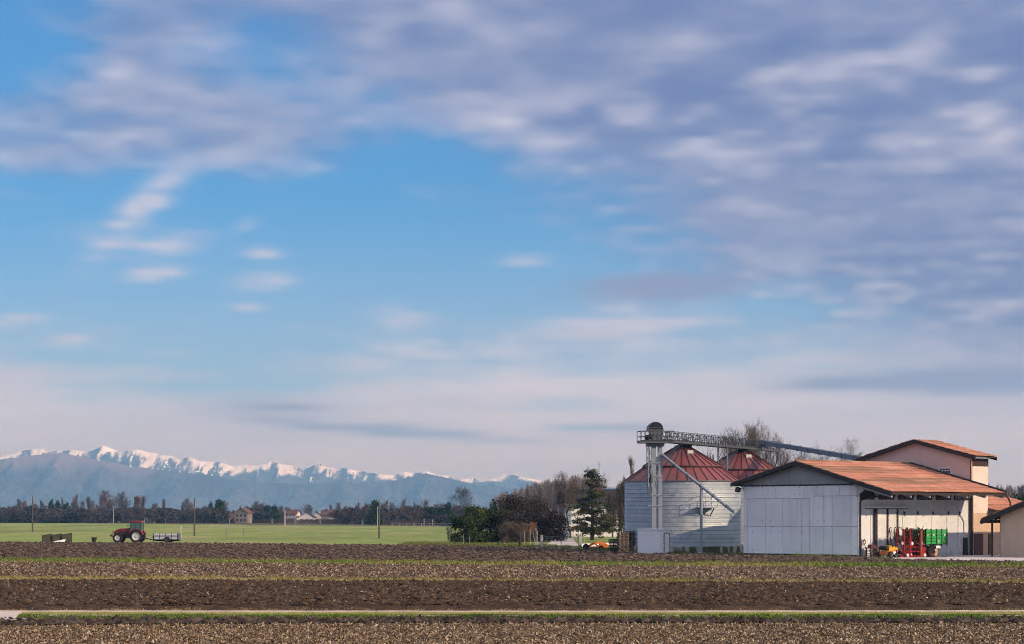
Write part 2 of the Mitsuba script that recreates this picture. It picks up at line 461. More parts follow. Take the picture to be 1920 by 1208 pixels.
E0 = lambda x: 0 * x + 56.0
E1 = edge([(-60, 1178), (480, 1173), (960, 1172), (2000, 1172)])
E2 = edge([(-60, 1165), (960, 1165), (2000, 1166)])
E3 = edge([(-60, 1156), (960, 1156), (2000, 1155.5)])
E4 = edge([(-60, 1153.4), (960, 1153.6), (2000, 1152.8)])
E5 = edge([(-60, 1149.6), (960, 1149.8), (2000, 1149)])
E6 = edge([(-60, 1143.8), (960, 1144.4), (2000, 1143.6)])
E7 = edge([(-60, 1139), (960, 1140), (2000, 1139)])
E8 = edge([(-60, 1090.5), (960, 1094), (2000, 1098)])
E9 = edge([(-60, 1083), (480, 1085), (960, 1088.5), (2000, 1091)])
E10 = edge([(-60, 1056), (480, 1058), (960, 1062.5), (2000, 1067.5)])
E11 = edge([(-60, 1049.2), (480, 1052.5), (960, 1056), (2000, 1061)])
E12 = edge([(-80, 1017), (340, 1019.5), (840, 1024), (1040, 1029), (1190, 1038.5), (1390, 1042.5), (1600, 1048.5), (1690, 1052), (2000, 1058)])

rs = np.random.default_rng(7)


def strip(name, label, cat, lo, hi, reach, dx, dy, amp, colors, sd, feature=2.2, rows=0.0, z0=0.0, over=.5, ragged=.6, tone=(.5, .5)):
    """A field between two boundaries: lumpy relief of this height, colours mixed by noise over the soil."""
    xs = np.arange(-reach, reach + dx, dx)
    a, b = lo(xs) - over, hi(xs) + over
    n = max(3, int(np.ceil(np.median(b - a) / dy)) + 1)
    t = np.linspace(0, 1, n)[:, None]
    Y = a + (b - a) * t + ragged * (nz(xs, 0 * xs, .35, 1, 3, sd) - .5) * 2
    X = np.broadcast_to(xs, Y.shape).copy()
    Y = Y + dy * .35 * (rs.random(Y.shape) - .5)
    X = X + dx * .35 * (rs.random(Y.shape) - .5)
    lump = nz(X, Y, feature, feature, 3, sd + 1)
    big = nz(X, Y, feature * .13, feature * .2, 3, sd + 2)
    fall = np.clip(np.minimum(Y - a, b - Y) / 1.2, 0, 1)
    Z = z0 + amp * (1.6 * np.maximum(lump - .38, 0) + .55 * (big - .5) + .25 * (rs.random(Y.shape) - .5)) * fall - .03 * (1 - fall)
    if rows:
        Z += rows * np.sin(Y * 2 * np.pi / 1.1 + 3 * big) * fall
    k = np.clip((nz(X, Y, feature * 1.3, feature * 1.1, 3, sd + 3) - .42) / .2, 0, 1)[..., None]
    m = np.clip((nz(X, Y, .05, .16, 4, sd + 4) - .40) / .18, 0, 1)[..., None]
    c = np.array(colors[0]) * (1 - k) + np.array(colors[1]) * k
    c = c * (1 - m * tone[0]) + np.array(colors[2]) * m * tone[0]
    c = c * (.78 + .44 * rs.random(Y.shape))[..., None]
    return struct(name, label, cat, grid_mesh(X, Y, Z), 'vcol', True, c.reshape(-1, 3))


def scatter(n, lo, hi, reach, inset=.4):
    x = rs.uniform(-reach, reach, n)
    a, b = lo(x) + inset, hi(x) - inset
    return x, a + (b - a) * rs.random(n)


OCT_V = np.array([[1, 0, 0], [-1, 0, 0], [0, 1, 0], [0, -1, 0], [0, 0, 1], [0, 0, -1.0]])
OCT_F = np.array([[0, 2, 4], [2, 1, 4], [1, 3, 4], [3, 0, 4], [2, 0, 5], [1, 2, 5], [3, 1, 5], [0, 3, 5]])


def clods(name, label, cat, pts, size, colors, z=.02, flat=.55):
    """Loose lumps of soil, each a crooked little stone of eight faces."""
    n = len(pts[0])
    r = size * (.45 + .9 * rs.random(n) ** 2.2)
    v = OCT_V[None] * (1 + .7 * (rs.random((n, 6, 1)) - .5)) + .35 * (rs.random((n, 6, 3)) - .5)
    v[..., 2] *= flat
    a = rs.uniform(0, 2 * np.pi, n)
    ca, sa = np.cos(a)[:, None], np.sin(a)[:, None]
    x, y = v[..., 0] * ca - v[..., 1] * sa, v[..., 0] * sa + v[..., 1] * ca
    v = np.stack([x, y, v[..., 2]], -1) * r[:, None, None] + np.stack([pts[0], pts[1], z + r * flat * .3], -1)[:, None]
    f = OCT_F[None] + (np.arange(n) * 6)[:, None, None]
    c = np.array(colors)[rs.integers(0, len(colors), n)] * (.7 + .6 * rs.random((n, 1)))
    return struct(name, label, cat, (v.reshape(-1, 3), f.reshape(-1, 3)), 'vcol', False, np.repeat(c, 6, 0), 'stuff')


def straw(name, label, cat, pts, size, colors, z=.03, rise=.8, thin=.22):
    """Broken stalks and husks lying and standing at all angles: narrow folded slips of four triangles."""
    n = len(pts[0])
    L = size * (.4 + 1.1 * rs.random(n) ** 1.5)
    d = rs.normal(size=(n, 3))
    d[:, 2] = np.abs(d[:, 2]) * rise
    d /= np.linalg.norm(d, axis=1, keepdims=True)
    s = np.cross(d, rs.normal(size=(n, 3)))
    s /= np.linalg.norm(s, axis=1, keepdims=True) + 1e-9
    p = np.stack([pts[0], pts[1], np.full(n, z)], -1)
    w = (L * thin)[:, None]
    m = p + d * L[:, None] * .55 + np.cross(d, s) * w * .5
    e = p + d * L[:, None]
    v = np.stack([p - s * w / 2, p + s * w / 2, m - s * w / 2, m + s * w / 2, e - s * w / 3, e + s * w / 3], 1)
    f = np.array([[0, 1, 3], [0, 3, 2], [2, 3, 5], [2, 5, 4]])[None] + (np.arange(n) * 6)[:, None, None]
    c = np.array(colors)[rs.integers(0, len(colors), n)] * (.75 + .5 * rs.random((n, 1)))
    return struct(name, label, cat, (v.reshape(-1, 3), f.reshape(-1, 3)), 'vcol', False, np.repeat(c, 6, 0), 'stuff')


def grass(name, label, pts, h, w, colors, lean=.55, patch=.5, sd=3, cat='grass', floor=.15):
    """Blades of grass of two triangles, taller and greener in patches."""
    k = nz(pts[0], pts[1], .8, .8, 3, sd)
    keep = rs.random(len(k)) < np.clip((k - .30) / .25, floor, 1)
    x, y, k = pts[0][keep], pts[1][keep], k[keep]
    n = len(x)
    H = h * (.45 + .8 * rs.random(n)) * (1 - patch + 2 * patch * np.clip(k, 0, 1))
    a = rs.uniform(0, 2 * np.pi, n)
    s = np.stack([np.cos(a), np.sin(a), 0 * a], -1) * (w * (.6 + .8 * rs.random(n)))[:, None]
    b = rs.uniform(0, 2 * np.pi, n)
    d = np.stack([np.cos(b) * lean, np.sin(b) * lean, 1 + 0 * b], -1) * (.5 + .5 * rs.random((n, 1)))
    p = np.stack([x, y, np.full(n, -.02)], -1)
    mid = p + d * H[:, None] * .55
    tip = p + d * H[:, None] * [1.5, 1.5, 1]
    v = np.stack([p - s, p + s, mid + s * .7, mid - s * .7, tip], 1)
    f = np.array([[0, 1, 2], [0, 2, 3], [3, 2, 4]])[None] + (np.arange(n) * 5)[:, None, None]
    g2 = nz(x, y, .12, .5, 3, sd + 5)
    c = np.array(colors)
    i = np.clip(((g2 - .3) / .4 * len(c) + rs.normal(size=n) * .6).astype(int), 0, len(c) - 1)
    c = c[i] * (.7 + .6 * rs.random((n, 1)))
    return struct(name, label, cat, (v.reshape(-1, 3), f.reshape(-1, 3)), 'vcol', False, np.repeat(c, 5, 0), 'stuff')


SOIL, SOIL2, SOIL3 = (.042, .027, .017), (.074, .048, .030), (.056, .036, .024)
STRAW = [(.32, .24, .15), (.42, .33, .225), (.21, .145, .085), (.135, .093, .055), (.165, .117, .07), (.52, .44, .34)]
GREEN = [(.085, .165, .022), (.115, .20, .03), (.17, .215, .045), (.06, .125, .018)]
DRYG = [(.24, .215, .065), (.30, .25, .10), (.16, .18, .04), (.36, .29, .15)]

strip('stubble_field', 'maize stubble littered with pale husks along the near edge', 'stubble field', E0, E1, 21, .09, .11, .10, [(.080, .056, .036), (.15, .108, .068), (.070, .05, .031)], 10, 3.0, tone=(.6, .5))
straw('stubble', 'pale broken stalks and husks strewn over the near stubble', 'stubble', scatter(64000, E0, E1, 21, -.1), .07, STRAW, .05, .7, .42)
clods('stubble_clod', 'brown crumbs of soil between the near husks', 'soil', scatter(22000, E0, E1, 21, 0), .06, [SOIL, SOIL2, (.14, .10, .065)], .04)
strip('soil_bank', 'dark furrow of turned soil along the near grass edge', 'soil', E1, E2, 24, .10, .12, .20, [(.036, .026, .020), (.060, .044, .034), (.045, .034, .026)], 20, 2.2)
clods('bank_clod', 'dark lumps of turned soil beside the near grass edge', 'soil', scatter(5000, E1, E2, 24, .1), .17, [(.04, .03, .023), (.06, .045, .035), (.10, .08, .06)], .06)
strip('grass_verge', 'grass verge on the near side of the farm track', 'grass verge', E2, E3, 26, .25, .3, .05, [(.06, .10, .02), (.075, .115, .026), (.07, .09, .03)], 30)
grass('verge_grass', 'lush green grass on the near verge of the farm track', scatter(90000, E2, lambda x: E3(x) - .4, 26, -.35), .135, .021, GREEN, sd=4, floor=.6)
strip('farm_track', 'pale gravel farm track of two wheel lanes across the fields', 'farm track', E3, E6, 30, .2, .16, .03, [(.40, .33, .25), (.33, .27, .20), (.44, .37, .29)], 40, 1.5)
strip('track_middle', 'yellow green grass strip between the two wheel lanes of the track', 'grass strip', E4, E5, 30, .2, .15, .05, [(.20, .20, .05), (.16, .18, .04), (.24, .21, .07)], 45, z0=.05, over=.12, ragged=.25)
grass('track_grass', 'yellowish grass growing between the two wheel lanes of the track', scatter(40000, E4, E5, 30, .0), .075, .018, [(.24, .23, .06), (.20, .22, .045), (.17, .20, .04), (.28, .25, .09)], sd=6)
grass('track_edge_grass', 'dry straw coloured grass fringing the far side of the track', scatter(30000, lambda x: E6(x) - .2, lambda x: E7(x) + .3, 31, 0), .10, .014, [(.26, .20, .12), (.33, .25, .16), (.20, .16, .085)], sd=9)
strip('ploughed_field', 'dark ploughed field beyond the farm track', 'ploughed field', E6, E8, 34, .15, .17, .24, [SOIL, SOIL2, SOIL3], 50, 1.7, rows=.045)
clods('ploughed_clod', 'dark clods lying on the ploughed field beyond the track', 'soil', scatter(24000, E7, E8, 34, .1), .13, [SOIL, SOIL2, SOIL2, (.10, .074, .054)], .10)
straw('ploughed_straw', 'single pale stalks turned up in the dark ploughed field', 'straw', scatter(4000, E7, E8, 34, .2), .09, STRAW, .14, .8, .4)
strip('dry_grass_strip', 'strip of dry yellow grass between ploughed field and stubble', 'grass strip', E8, E9, 40, .4, .4, .05, [(.26, .19, .12), (.34, .25, .17), (.20, .17, .08)], 60)
grass('dry_grass', 'dry yellow grass between the ploughed field and the farther stubble', scatter(34000, E8, E9, 40, -.2), .24, .024, DRYG, sd=12)
strip('far_stubble_field', 'pale stubble field in the middle of the strips', 'stubble field', E9, E10, 52, .22, .24, .17, [(.122, .084, .060), (.20, .146, .108), (.095, .066, .048)], 70, 1.3, tone=(.45, .5))
straw('far_stubble', 'pale stalks strewn over the middle stubble field', 'stubble', scatter(34000, E9, E10, 52, .1), .12, STRAW + [(.42, .33, .27)], .10, .7, .36)
clods('far_stubble_clod', 'brown clods among the stalks of the middle stubble field', 'soil', scatter(18000, E9, E10, 52, .1), .12, [SOIL2, (.12, .085, .06), (.07, .05, .036)], .08)
strip('grass_strip', 'green grass strip along the far brown field', 'grass strip', E10, E11, 58, .6, .6, .06, [(.09, .105, .03), (.12, .125, .04), (.14, .12, .06)], 80)
grass('strip_grass', 'fresh green grass on the strip before the far brown field', scatter(46000, E10, E11, 58, -.2), .34, .035, [(.10, .185, .03), (.145, .215, .04), (.20, .235, .055), (.27, .24, .09)], sd=15)
strip('brown_field', 'wide brown tilled field before the farm buildings', 'tilled field', E11, E12, 98, .32, .36, .12, [(.072, .047, .034), (.106, .071, .051), (.088, .056, .045)], 90, 1.3)
clods('brown_clod', 'clods scattered over the wide brown tilled field', 'soil', scatter(26000, E11, E12, 90, .3), .17, [(.06, .042, .032), (.10, .072, .055), (.14, .105, .085)], .10)

cv = at(8, dist(1161))
cvm = MB(M2(cv, (1, -.02)))
cvm.prism([(-4, -3.4), (.5, -3.3), (1.7, -2.9), (.6, -1.4), (-.05, 2.6), (-4, 3.1)], 'z', -.05, .14)
struct('culvert', 'pale concrete slab over the ditch at the lower left of the track', 'culvert', cvm.mesh(), 'pad')

# meadow, village ground and yard
xs = np.linspace(-420, 62, 130)
lo, hi = E12(xs) - 1.0, np.interp(xs, [-420, -240, -22, 62], [1160, 1110, 730, 560])
t = np.linspace(0, 1, 60)[:, None] ** 1.6
Y = lo + (hi - lo) * t
X = np.broadcast_to(xs, Y.shape)
struct('meadow', 'smooth green winter wheat field behind the tractor', 'field', grid_mesh(X, Y, .02 + .16 * (nz(X, Y, .02, .012, 3, 3) - .5)), 'green', True)
VG = lambda x: np.interp(x, [-60, -20, 12, 40], [300, 262, 212, 186])
VH = lambda x: np.interp(x, [-60, -20, 12, 40], [330, 330, 262, 214])
grass('yard_grass', 'short grass along the garden gate and the silos', (lambda p: (p[0] + 12, p[1]))(scatter(0, VG, VH, 30)) if False else scatter(30000, lambda x: np.where(x < -14, 1e3, E12(x) - 1.5), lambda x: np.where(x < -14, 1e3, np.maximum(E12(x) + np.interp(x, [-14, 10, 14, 20, 30], [24, 26, 3, 2.2, 1.5]), E12(x) + 1)), 31, 0), .30, .05,
      [(.11, .155, .03), (.15, .19, .045), (.10, .13, .035), (.20, .19, .08)], sd=21)
lawn_x = np.linspace(-15, 13.5, 60)
lawn_t = np.linspace(0, 1, 24)[:, None]
LY = (E12(lawn_x) - 1.2) + 44 * lawn_t
struct('lawn', 'rough green lawn around the garden trees', 'lawn', grid_mesh(np.broadcast_to(lawn_x, LY.shape), LY, -.03 + .05 * nz(np.broadcast_to(lawn_x, LY.shape), LY, .5, .3, 3, 8)), 'vcol', True,
       (np.array([(.105, .14, .035)]) * (.7 + .6 * rs.random((LY.size, 1)))))


# ------------------------------------------------------------------ the mountains
def ridge(x, y, fx, fy, octv, sd):
    tot, amp, nrm = 0, 1.0, 0
    for o in range(octv):
        n = meshkit.noise(np.stack([x * fx * 2 ** o, y * fy * 2 ** o, np.full(x.shape, 3.7 * o)], -1), sd + o)
        tot, nrm, amp = tot + amp * (1 - np.abs(2 * n - 1)) ** 1.5, nrm + amp, amp * .52
    return tot / nrm


SKYLINE = [(-500, 845), (-300, 838), (-150, 862), (-60, 850), (0, 858), (20, 853), (45, 845), (78, 842), (95, 848), (110, 845), (140, 845), (160, 848), (178, 843), (193, 836), (206, 841), (225, 849), (250, 843), (272, 846), (300, 853), (318, 855), (336, 862),
           (356, 857), (375, 865), (402, 866), (415, 868), (440, 875), (458, 872), (480, 874), (497, 870), (507, 865), (522, 870), (547, 874), (572, 879), (600, 869), (615, 877), (640, 878), (667, 882), (690, 886), (716, 891), (740, 891), (760, 885),
           (775, 888), (800, 884), (822, 892), (845, 893), (872, 899), (887, 897), (905, 904), (930, 896), (945, 890), (965, 892), (985, 896), (1002, 898), (1025, 903), (1060, 908), (1150, 915), (1300, 921), (1500, 926), (1800, 932)]
FOOT = [(-500, 868), (-200, 872), (-60, 866), (0, 862), (40, 856), (75, 853), (100, 851), (118, 850), (135, 854), (160, 859), (200, 867), (240, 873), (300, 881), (350, 887), (420, 896), (500, 905), (580, 909), (640, 903), (700, 909), (760, 897),
        (800, 887), (822, 893), (850, 900), (900, 910), (950, 916), (1040, 922), (1150, 929), (1500, 938)]


def range_(name, label, prof, D0, half, amp, fx, sd, step, crests, back=.75):
    p = np.array([((px - 960) / FPX * D0, (968 - py) / FPX * D0 + EYE) for px, py in prof])
    xs = np.arange(p[0, 0], p[-1, 0], step)
    ys = np.concatenate([np.linspace(D0 - half, D0, 70), np.linspace(D0, D0 + half * back, 34)[1:]])
    X, Y = np.meshgrid(xs, ys)
    t = np.abs(Y - D0) / np.where(Y < D0, half, half * back)
    bend = 260 * (nz(X, Y, .0012, .0012, 3, sd + 9) - .5) * np.minimum(t * 3, 1)
    R = np.interp(X + bend, p[:, 0], p[:, 1])
    wx = X + 120 * (nz(X, Y, .004, .0022, 4, sd + 3) - .5)
    cr = np.array([((px - 960) / FPX * D0) for px in crests])
    va = cr[:-1] + .70 * np.diff(cr)
    kx = np.sort(np.concatenate([cr, va]))
    tooth = np.interp(wx, kx, np.where(np.isin(kx, cr), 1.0, 0.0))
    fine = sum(a_ * (lambda s_: np.where(s_ < .72, 1 - s_ / .72, (s_ - .72) / .28))(np.mod((wx + 60 * (nz(X, Y, .01, .006, 3, sd + 5) - .5)) / l_ + ph + Y * sl, 1.0)) for a_, l_, ph, sl in ((.5, 310., .2, .0006), (.28, 130., .6, -.0011), (.15, 61., .1, .0017)))
    spur = (tooth * .9 + fine * .75 + .6 * ridge(X, Y, fx, fx * .5, 4, sd)) / 2.0 + .03
    g = np.clip(1 - t, 0, 1) ** 1.25
    Z = R * g + amp * (spur - .93) * np.minimum(t * 9, 1) * np.clip(g * 2.2, 0, 1)
    crest = np.minimum(R, R * g + amp * .5)
    Z = np.minimum(Z, (R - EYE) * np.minimum(Y / D0, 1) + EYE) + 9 * (ridge(X, Y, fx * 6, fx * 3, 3, sd + 4) - .6) * np.clip(g * 2, 0, 1)
    Z = np.maximum(Z, -20)
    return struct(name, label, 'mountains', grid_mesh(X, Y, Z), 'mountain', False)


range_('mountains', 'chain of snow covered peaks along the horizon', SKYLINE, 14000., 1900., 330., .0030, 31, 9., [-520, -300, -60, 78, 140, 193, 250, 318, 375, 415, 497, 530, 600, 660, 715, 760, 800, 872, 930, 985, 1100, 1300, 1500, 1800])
range_('foothills', 'dark blue forested foothills before the snowy peaks', FOOT, 11300., 1300., 170., .0019, 57, 12., [-520, -360, -200, -60, 30, 118, 210, 330, 450, 560, 640, 720, 800, 880, 980, 1100, 1300, 1520])


# ------------------------------------------------------------------ the warehouse: local x along its long side, y along its gable front, z up
S, Uv = np.array([.757, .654]), np.array([-.654, .757])
C0 = at(1610, dist(1046))
WH = M2(C0, S)


def loc(px, b=0.0, C=C0):
    """Local x of what is seen in column px on the plane y = b of the frame at C."""
    q = (px - 960) / FPX
    o = C + b * Uv
    return (q * o[1] - o[0]) / (S[0] - q * S[1])


def locf(px, a=0.0, C=C0):
    q = (px - 960) / FPX
    o = C + a * S
    return (q * o[1] - o[0]) / (Uv[0] - q * Uv[1])


def zl(py, a, b, C=C0):
    return zat(py, (C + a * S + b * Uv)[1])


def jitter(n, lo, hi, sd):
    return np.random.default_rng(sd).uniform(lo, hi, n)


ware = thing('warehouse', 'low white warehouse with grey gable and rust red roof beside the two silos', 'warehouse')
LEN, WID, RB, RE, LE = 15.6, 13.6, 6.8, -3.97, 14.45
RZ, EZ, LZ = 8.48, 5.66, 6.62                 # ridge, right eave, left eave
slope_r, slope_l = (RZ - EZ) / (RB - RE), (RZ - LZ) / (LE - RB)
ztop = lambda b: RZ - (slope_r * (RB - b) if b < RB else slope_l * (b - RB))
WT = 6.36
# core walls
w = MB(WH)
w.box(.06, .06, 0, LEN, WID - .06, WT - .02)
w.build('wall', 'white', ware)
MB(WH).box(.045, .1, .1, .059, WID - .1, WT - .1).build('backing', 'midsteel', ware)
gb = MB(WH)
gb.prism([(.06, WT), (WID - .06, WT), (WID - .06, ztop(WID) - .22), (RB, RZ - .28), (.06, ztop(0) - .22)], 'x', .02, .16)
gb.build('gable', 'gable', ware, label='bare grey gable over the white panels')
MB(WH).box(-.03, .15, WT - .07, .05, WID - .1, WT + .05).build('lintel_strip', 'dark_trim', ware)
MB(WH).box(-.05, -.02, 0, .04, WID + .02, .2).build('plinth', 'navy', ware, label='dark band along the foot of the front wall')
# front panels, each its own slab with open joints
cols_top = [1394.5, 1455, 1506.6, 1525, 1543.6, 1575, 1596, 1608.2]
cols_mid = [1394.5, 1401.5, 1435.5, 1468, 1502.7, 1517.8, 1544.7, 1561.4, 1596, 1608.2]
cols_low = cols_mid


def zrow(px, py):
    return zl(py, 0, locf(px))


pan = np.random.default_rng(5)
mats3 = ['panel', 'panel_b', 'panel_c', 'panel', 'panel_b']


def front_row(cols, z0, z1):
    for p0, p1 in zip(cols[:-1], cols[1:]):
        b1, b0 = locf(p0), locf(p1)
        lo, hi = z0(.5 * (p0 + p1)), z1(.5 * (p0 + p1))
        if b1 - b0 < .3 and p0 > 1600:
            b0 = 0.0
        off = pan.uniform(0, .012)
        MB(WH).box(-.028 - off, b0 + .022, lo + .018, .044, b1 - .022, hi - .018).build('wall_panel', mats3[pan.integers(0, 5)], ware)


step = lambda px: 5.16 if px < 1517 else 5.36
front_row(cols_low, lambda px: .21, lambda px: 2.68)
front_row(cols_mid, lambda px: 2.68, step)
front_row(cols_top, step, lambda px: WT - .08)
bo = MB(WH)
for px in (1402, 1412, 1430, 1445, 1461, 1478, 1492, 1504, 1519, 1535, 1546, 1571, 1598):
    b = locf(px)
    for z in (.5, 2.2, 3.2, 4.4):
        if pan.random() < .72:
            bo.box(-.06, b - .035, z - .035 + pan.uniform(-.05, .05), -.03, b + .035, z + .035)
for px in (1411, 1430, 1449, 1490, 1500, 1533, 1570):
    b = locf(px)
    for z in (5.55, 6.15):
        bo.box(-.06, b - .035, z - .035, -.03, b + .035, z + .035)
bo.build('bolt', 'midsteel', ware, kind='stuff')
MB(WH).box(-.035, -.035, .02, .12, .10, WT + .1).build('corner_strip', 'paint_white', ware)
# roof: rows of overlapping sheets on both slopes
rng_r = np.random.default_rng(11)
A0, A1 = -.55, LEN - .02
rows, colsn = 10, 7


def roof_rows(par, M, a0, a1, b_hi, z_hi, b_lo, z_lo, rows, cols, mat_='roof', th=.05, lap=.12, sd=1, name='roof_sheet'):
    r = np.random.default_rng(sd)
    for i in range(rows):
        for j in range(cols):
            t0, t1 = i / rows, min((i + 1) / rows + lap / rows, 1.0)
            lift = .035 if i % 2 == 0 else .0
            e0, e1 = r.uniform(0, .02, 2)
            bA, bB = b_hi + (b_lo - b_hi) * t0, b_hi + (b_lo - b_hi) * t1
            zA, zB = z_hi + (z_lo - z_hi) * t0 + e0 - .02, z_hi + (z_lo - z_hi) * t1 + e1 + .035
            x0, x1 = a0 + (a1 - a0) * j / cols + .006, a0 + (a1 - a0) * (j + 1) / cols - .006
            m = MB(M)
            pts = [(x0, bA, zA), (x0, bB, zB), (x1, bB, zB), (x1, bA, zA)]
            n = np.cross(np.subtract(pts[1], pts[0]), np.subtract(pts[3], pts[0]))
            if n[2] < 0:
                pts = pts[::-1]
            m.slab(*pts, th)
            m.build(name, mat_, par)


rf = MB(WH)
rf.slab((A0, RB, RZ - .16), (A0, RE, EZ - .16), (A1, RE, EZ - .16), (A1, RB, RZ - .16), .12)
rf.slab((A0, LE, LZ - .16), (A0, RB, RZ - .16), (A1, RB, RZ - .16), (A1, LE, LZ - .16), .12)
roof = rf.build('roof', 'fascia', ware)
roof_rows(roof, WH, A0 - .02, A1 + .02, RB, RZ, RE - .05, EZ, 11, 7, sd=21)
roof_rows(roof, WH, A0 - .02, A1 + .02, RB, RZ, LE + .05, LZ, 6, 3, sd=22)
ct = MB(WH)
ct.slab((A0, RB - .22, RZ + .02), (A0, RB + .22, RZ + .02), (A0, RB + .22, RZ + .03), (A0, RB - .22, RZ + .03), .01) if False else None
ct.tube((A0, RB, RZ + .045), (A1, RB, RZ + .045), .11, n=8)
ct.build('ridge_cap', 'roof', roof)
for a in (A0, A1):                           # dark verge boards of the gable ends
    v = MB(WH)
    da = -.07 if a < 0 else .0
    v.slab((a + da, RE - .1, EZ - .34), (a + da, RB, RZ - .34), (a + da, RB, RZ - .02), (a + da, RE - .1, EZ - .02), -.07)
    v.slab((a + da, RB, RZ - .34), (a + da, LE + .1, LZ - .34), (a + da, LE + .1, LZ - .02), (a + da, RB, RZ - .02), -.07)
    v.build('verge_board', 'dark_trim', roof)
vc = MB(WH)
vc.slab((A1 - .12, RB, RZ + .03), (A1 - .12, RE - .1, EZ + .05), (A1 + .03, RE - .1, EZ + .05), (A1 + .03, RB, RZ + .03), .16)
vc.build('verge_cap', 'dark_trim', roof, label='dark raised edge at the far end of the roof')
gt = MB(WH)
gt.box(A0, RE - .18, EZ - .24, A1, RE - .06, EZ - .11)
gt.build('gutter', 'dark_trim', roof)
MB(WH).box(A0, LE + .06, LZ - .30, A1, LE + .2, LZ - .14).build('gutter', 'dark_trim', roof)
# canopy beams
for i in range(7):
    a = -.25 + i * (LEN + .05) / 6
    MB(WH).bar((a, .3, ztop(.3) - .42), (a, RE + .12, ztop(RE + .12) - .36), .2, .30).build('canopy_beam', 'corbel', ware)
    b = MB(WH)
    b.prism([(0.0, 5.25), (-.9, ztop(-.9) - .5), (-.1, ztop(-.1) - .5), (0.0, ztop(0) - .5)], 'x', a - .08, a + .08)
    b.build('corbel', 'corbel', ware)
# the band of windows under the canopy
for i in range(6):
    a0 = -.25 + i * (LEN + .4) / 6 + .28
    a1 = a0 + (LEN + .4) / 6 - .56
    wf = MB(WH)
    for p in ((a0, 5.04, a0 + .06, 6.2), (a1 - .06, 5.04, a1, 6.2), (a0, 5.04, a1, 5.11), (a0, 6.13, a1, 6.2), ((a0 + a1) / 2 - .03, 5.04, (a0 + a1) / 2 + .03, 6.2)):
        wf.box(p[0], -.03, p[1], p[2], .09, p[3])
    k = wf.build('window', 'dark_trim', ware)
    MB(WH).box(a0 + .05, .0, 5.10, a1 - .05, .07, 6.14).build('pane', 'pane', k)
# side wall: thin cover strips, sliding doors, dado, door, pipes
for px in (1633, 1693, 1718.5, 1747, 1776, 1797):
    a = loc(px)
    MB(WH).box(a - .02, -.008, .0, a + .02, .07, 5.2).build('cover_strip', 'panel_c', ware)
    if px > 1690:
        MB(WH).prism([(-.02, 4.05), (-.22, 3.9), (-.02, 3.62)], 'x', a + .06, a + .11).build('wall_hook', 'brown_pipe', ware)
aL, aR = loc(1620.5), loc(1699)
MB(WH).box(aL, -.34, 4.30, aR, -.06, 4.45).build('door_rail', 'offwhite', ware)
MB(WH).box(aL + .05, -.28, 4.22, aR - .05, -.05, 4.298).build('door_track', 'midsteel', ware)  # dark strip painting in the shade beneath the rail
for p0, p1 in ((1642.5, 1660), (1662.5, 1678.7)):
    MB(WH).box(loc(p0), -.15, .06, loc(p1), -.05, 4.26).build('sliding_door', 'white', ware)
for px, wd in ((1640.3, .16), (1661.3, .13), (1680, .12)):
    a = loc(px)
    MB(WH).box(a - wd, -.19, .02, a + wd, -.04, 4.26).build('door_post', 'dark_trim', ware)
a0 = loc(1806.5)
MB(WH).box(a0, -.07, .03, loc(1813.8), .05, zl(1008.5, a0, 0)).build('door', 'navy', ware, label='narrow dark door at the far end of the side wall')
MB(WH).path([(loc(1648), -.18, 5.32), (loc(1630), -.16, 5.24), (loc(1613), -.12, 5.0), (loc(1611.2), -.12, 4.8), (loc(1611.2), -.12, .1)], .075).build('downpipe', 'brown_pipe', ware)
MB(WH).path([(LEN + .06, -.18, 5.9), (LEN + .06, -.18, .05)], .14, 8).build('downpipe', 'brown_pipe', ware)
cp = (LEN - .1, RE - .1, EZ - .25)
MB(WH).path([cp, (LEN + .2, RE - .12, EZ - .45), (LEN + .5, RE - .12, EZ - .85), (LEN + .55, RE - .12, 3.6), (LEN + .55, RE - .12, .05)], .08).build('downpipe', 'brown_pipe', ware)
lp = MB(WH)
lp.bar((-.05, WID - .15, 6.15), (-.5, WID + .15, 6.1), .06)
lp.prism([(-.75, 5.85), (-.4, 5.75), (-.3, 6.15), (-.6, 6.25)], 'y', WID - .05, WID + .35)
lp.build('floodlight', 'dark_trim', ware)
vt = MB(WH)                                  # a stubby post on the corner below the left eave
vt.box(.0, WID - .5, WT - .45, .14, WID - .02, WT + .12)
vt.build('corner_block', 'gable', ware)

# ------------------------------------------------------------------ the tall pink house behind it, with its low wing
T0 = C0 + S * (LEN + .14) + Uv * (-.04)
TH = M2(T0, S)
tw = thing('tower_house', 'tall pink and cream house with brown roof rising behind the warehouse', 'house')
TW, TD, TZ = 12.5, 2.5, 9.15
tr = 10.72
zt = lambda b: tr - (tr - 9.02) * abs(b - TW / 2) / (TW / 2 + .75)
f = MB(TH)
f.prism([(0, 0), (TW, 0), (TW, zt(TW) - .25), (TW / 2, tr - .27), (0, zt(0) - .25)], 'x', .0, .3)
f.build('front_wall', 'pink', tw, label='pink plastered gable wall')
zc = zl(962.5, 1.5, 0, T0)
zd = zl(997, 1.5, 0, T0)
MB(TH).box(.3, 0, zc, TD, TW, zt(0) - .3).build('upper_wall', 'cream', tw, label='cream upper wall facing the yard')
MB(TH).box(.02, -.012, 0, TD + .01, TW, zc - .0).build('lower_wall', 'tan', tw, label='tan lower wall')
MB(TH).box(.15, -.02, zt(0) - 1.05, TD + .06, .14, zt(0) - .32).build('frieze', 'brown_pipe', tw, label='dark brown band under the eave')
r = MB(TH)
for sgn, be in ((-1, -.8), (1, TW + .75)):
    ze = zt(be) - .08
    pts = [(-.45, TW / 2, tr - .1), (-.45, be, ze), (TD + .25, be, ze), (TD + .25, TW / 2, tr - .1)]
    r.slab(*(pts if sgn < 0 else pts[::-1]), .1)
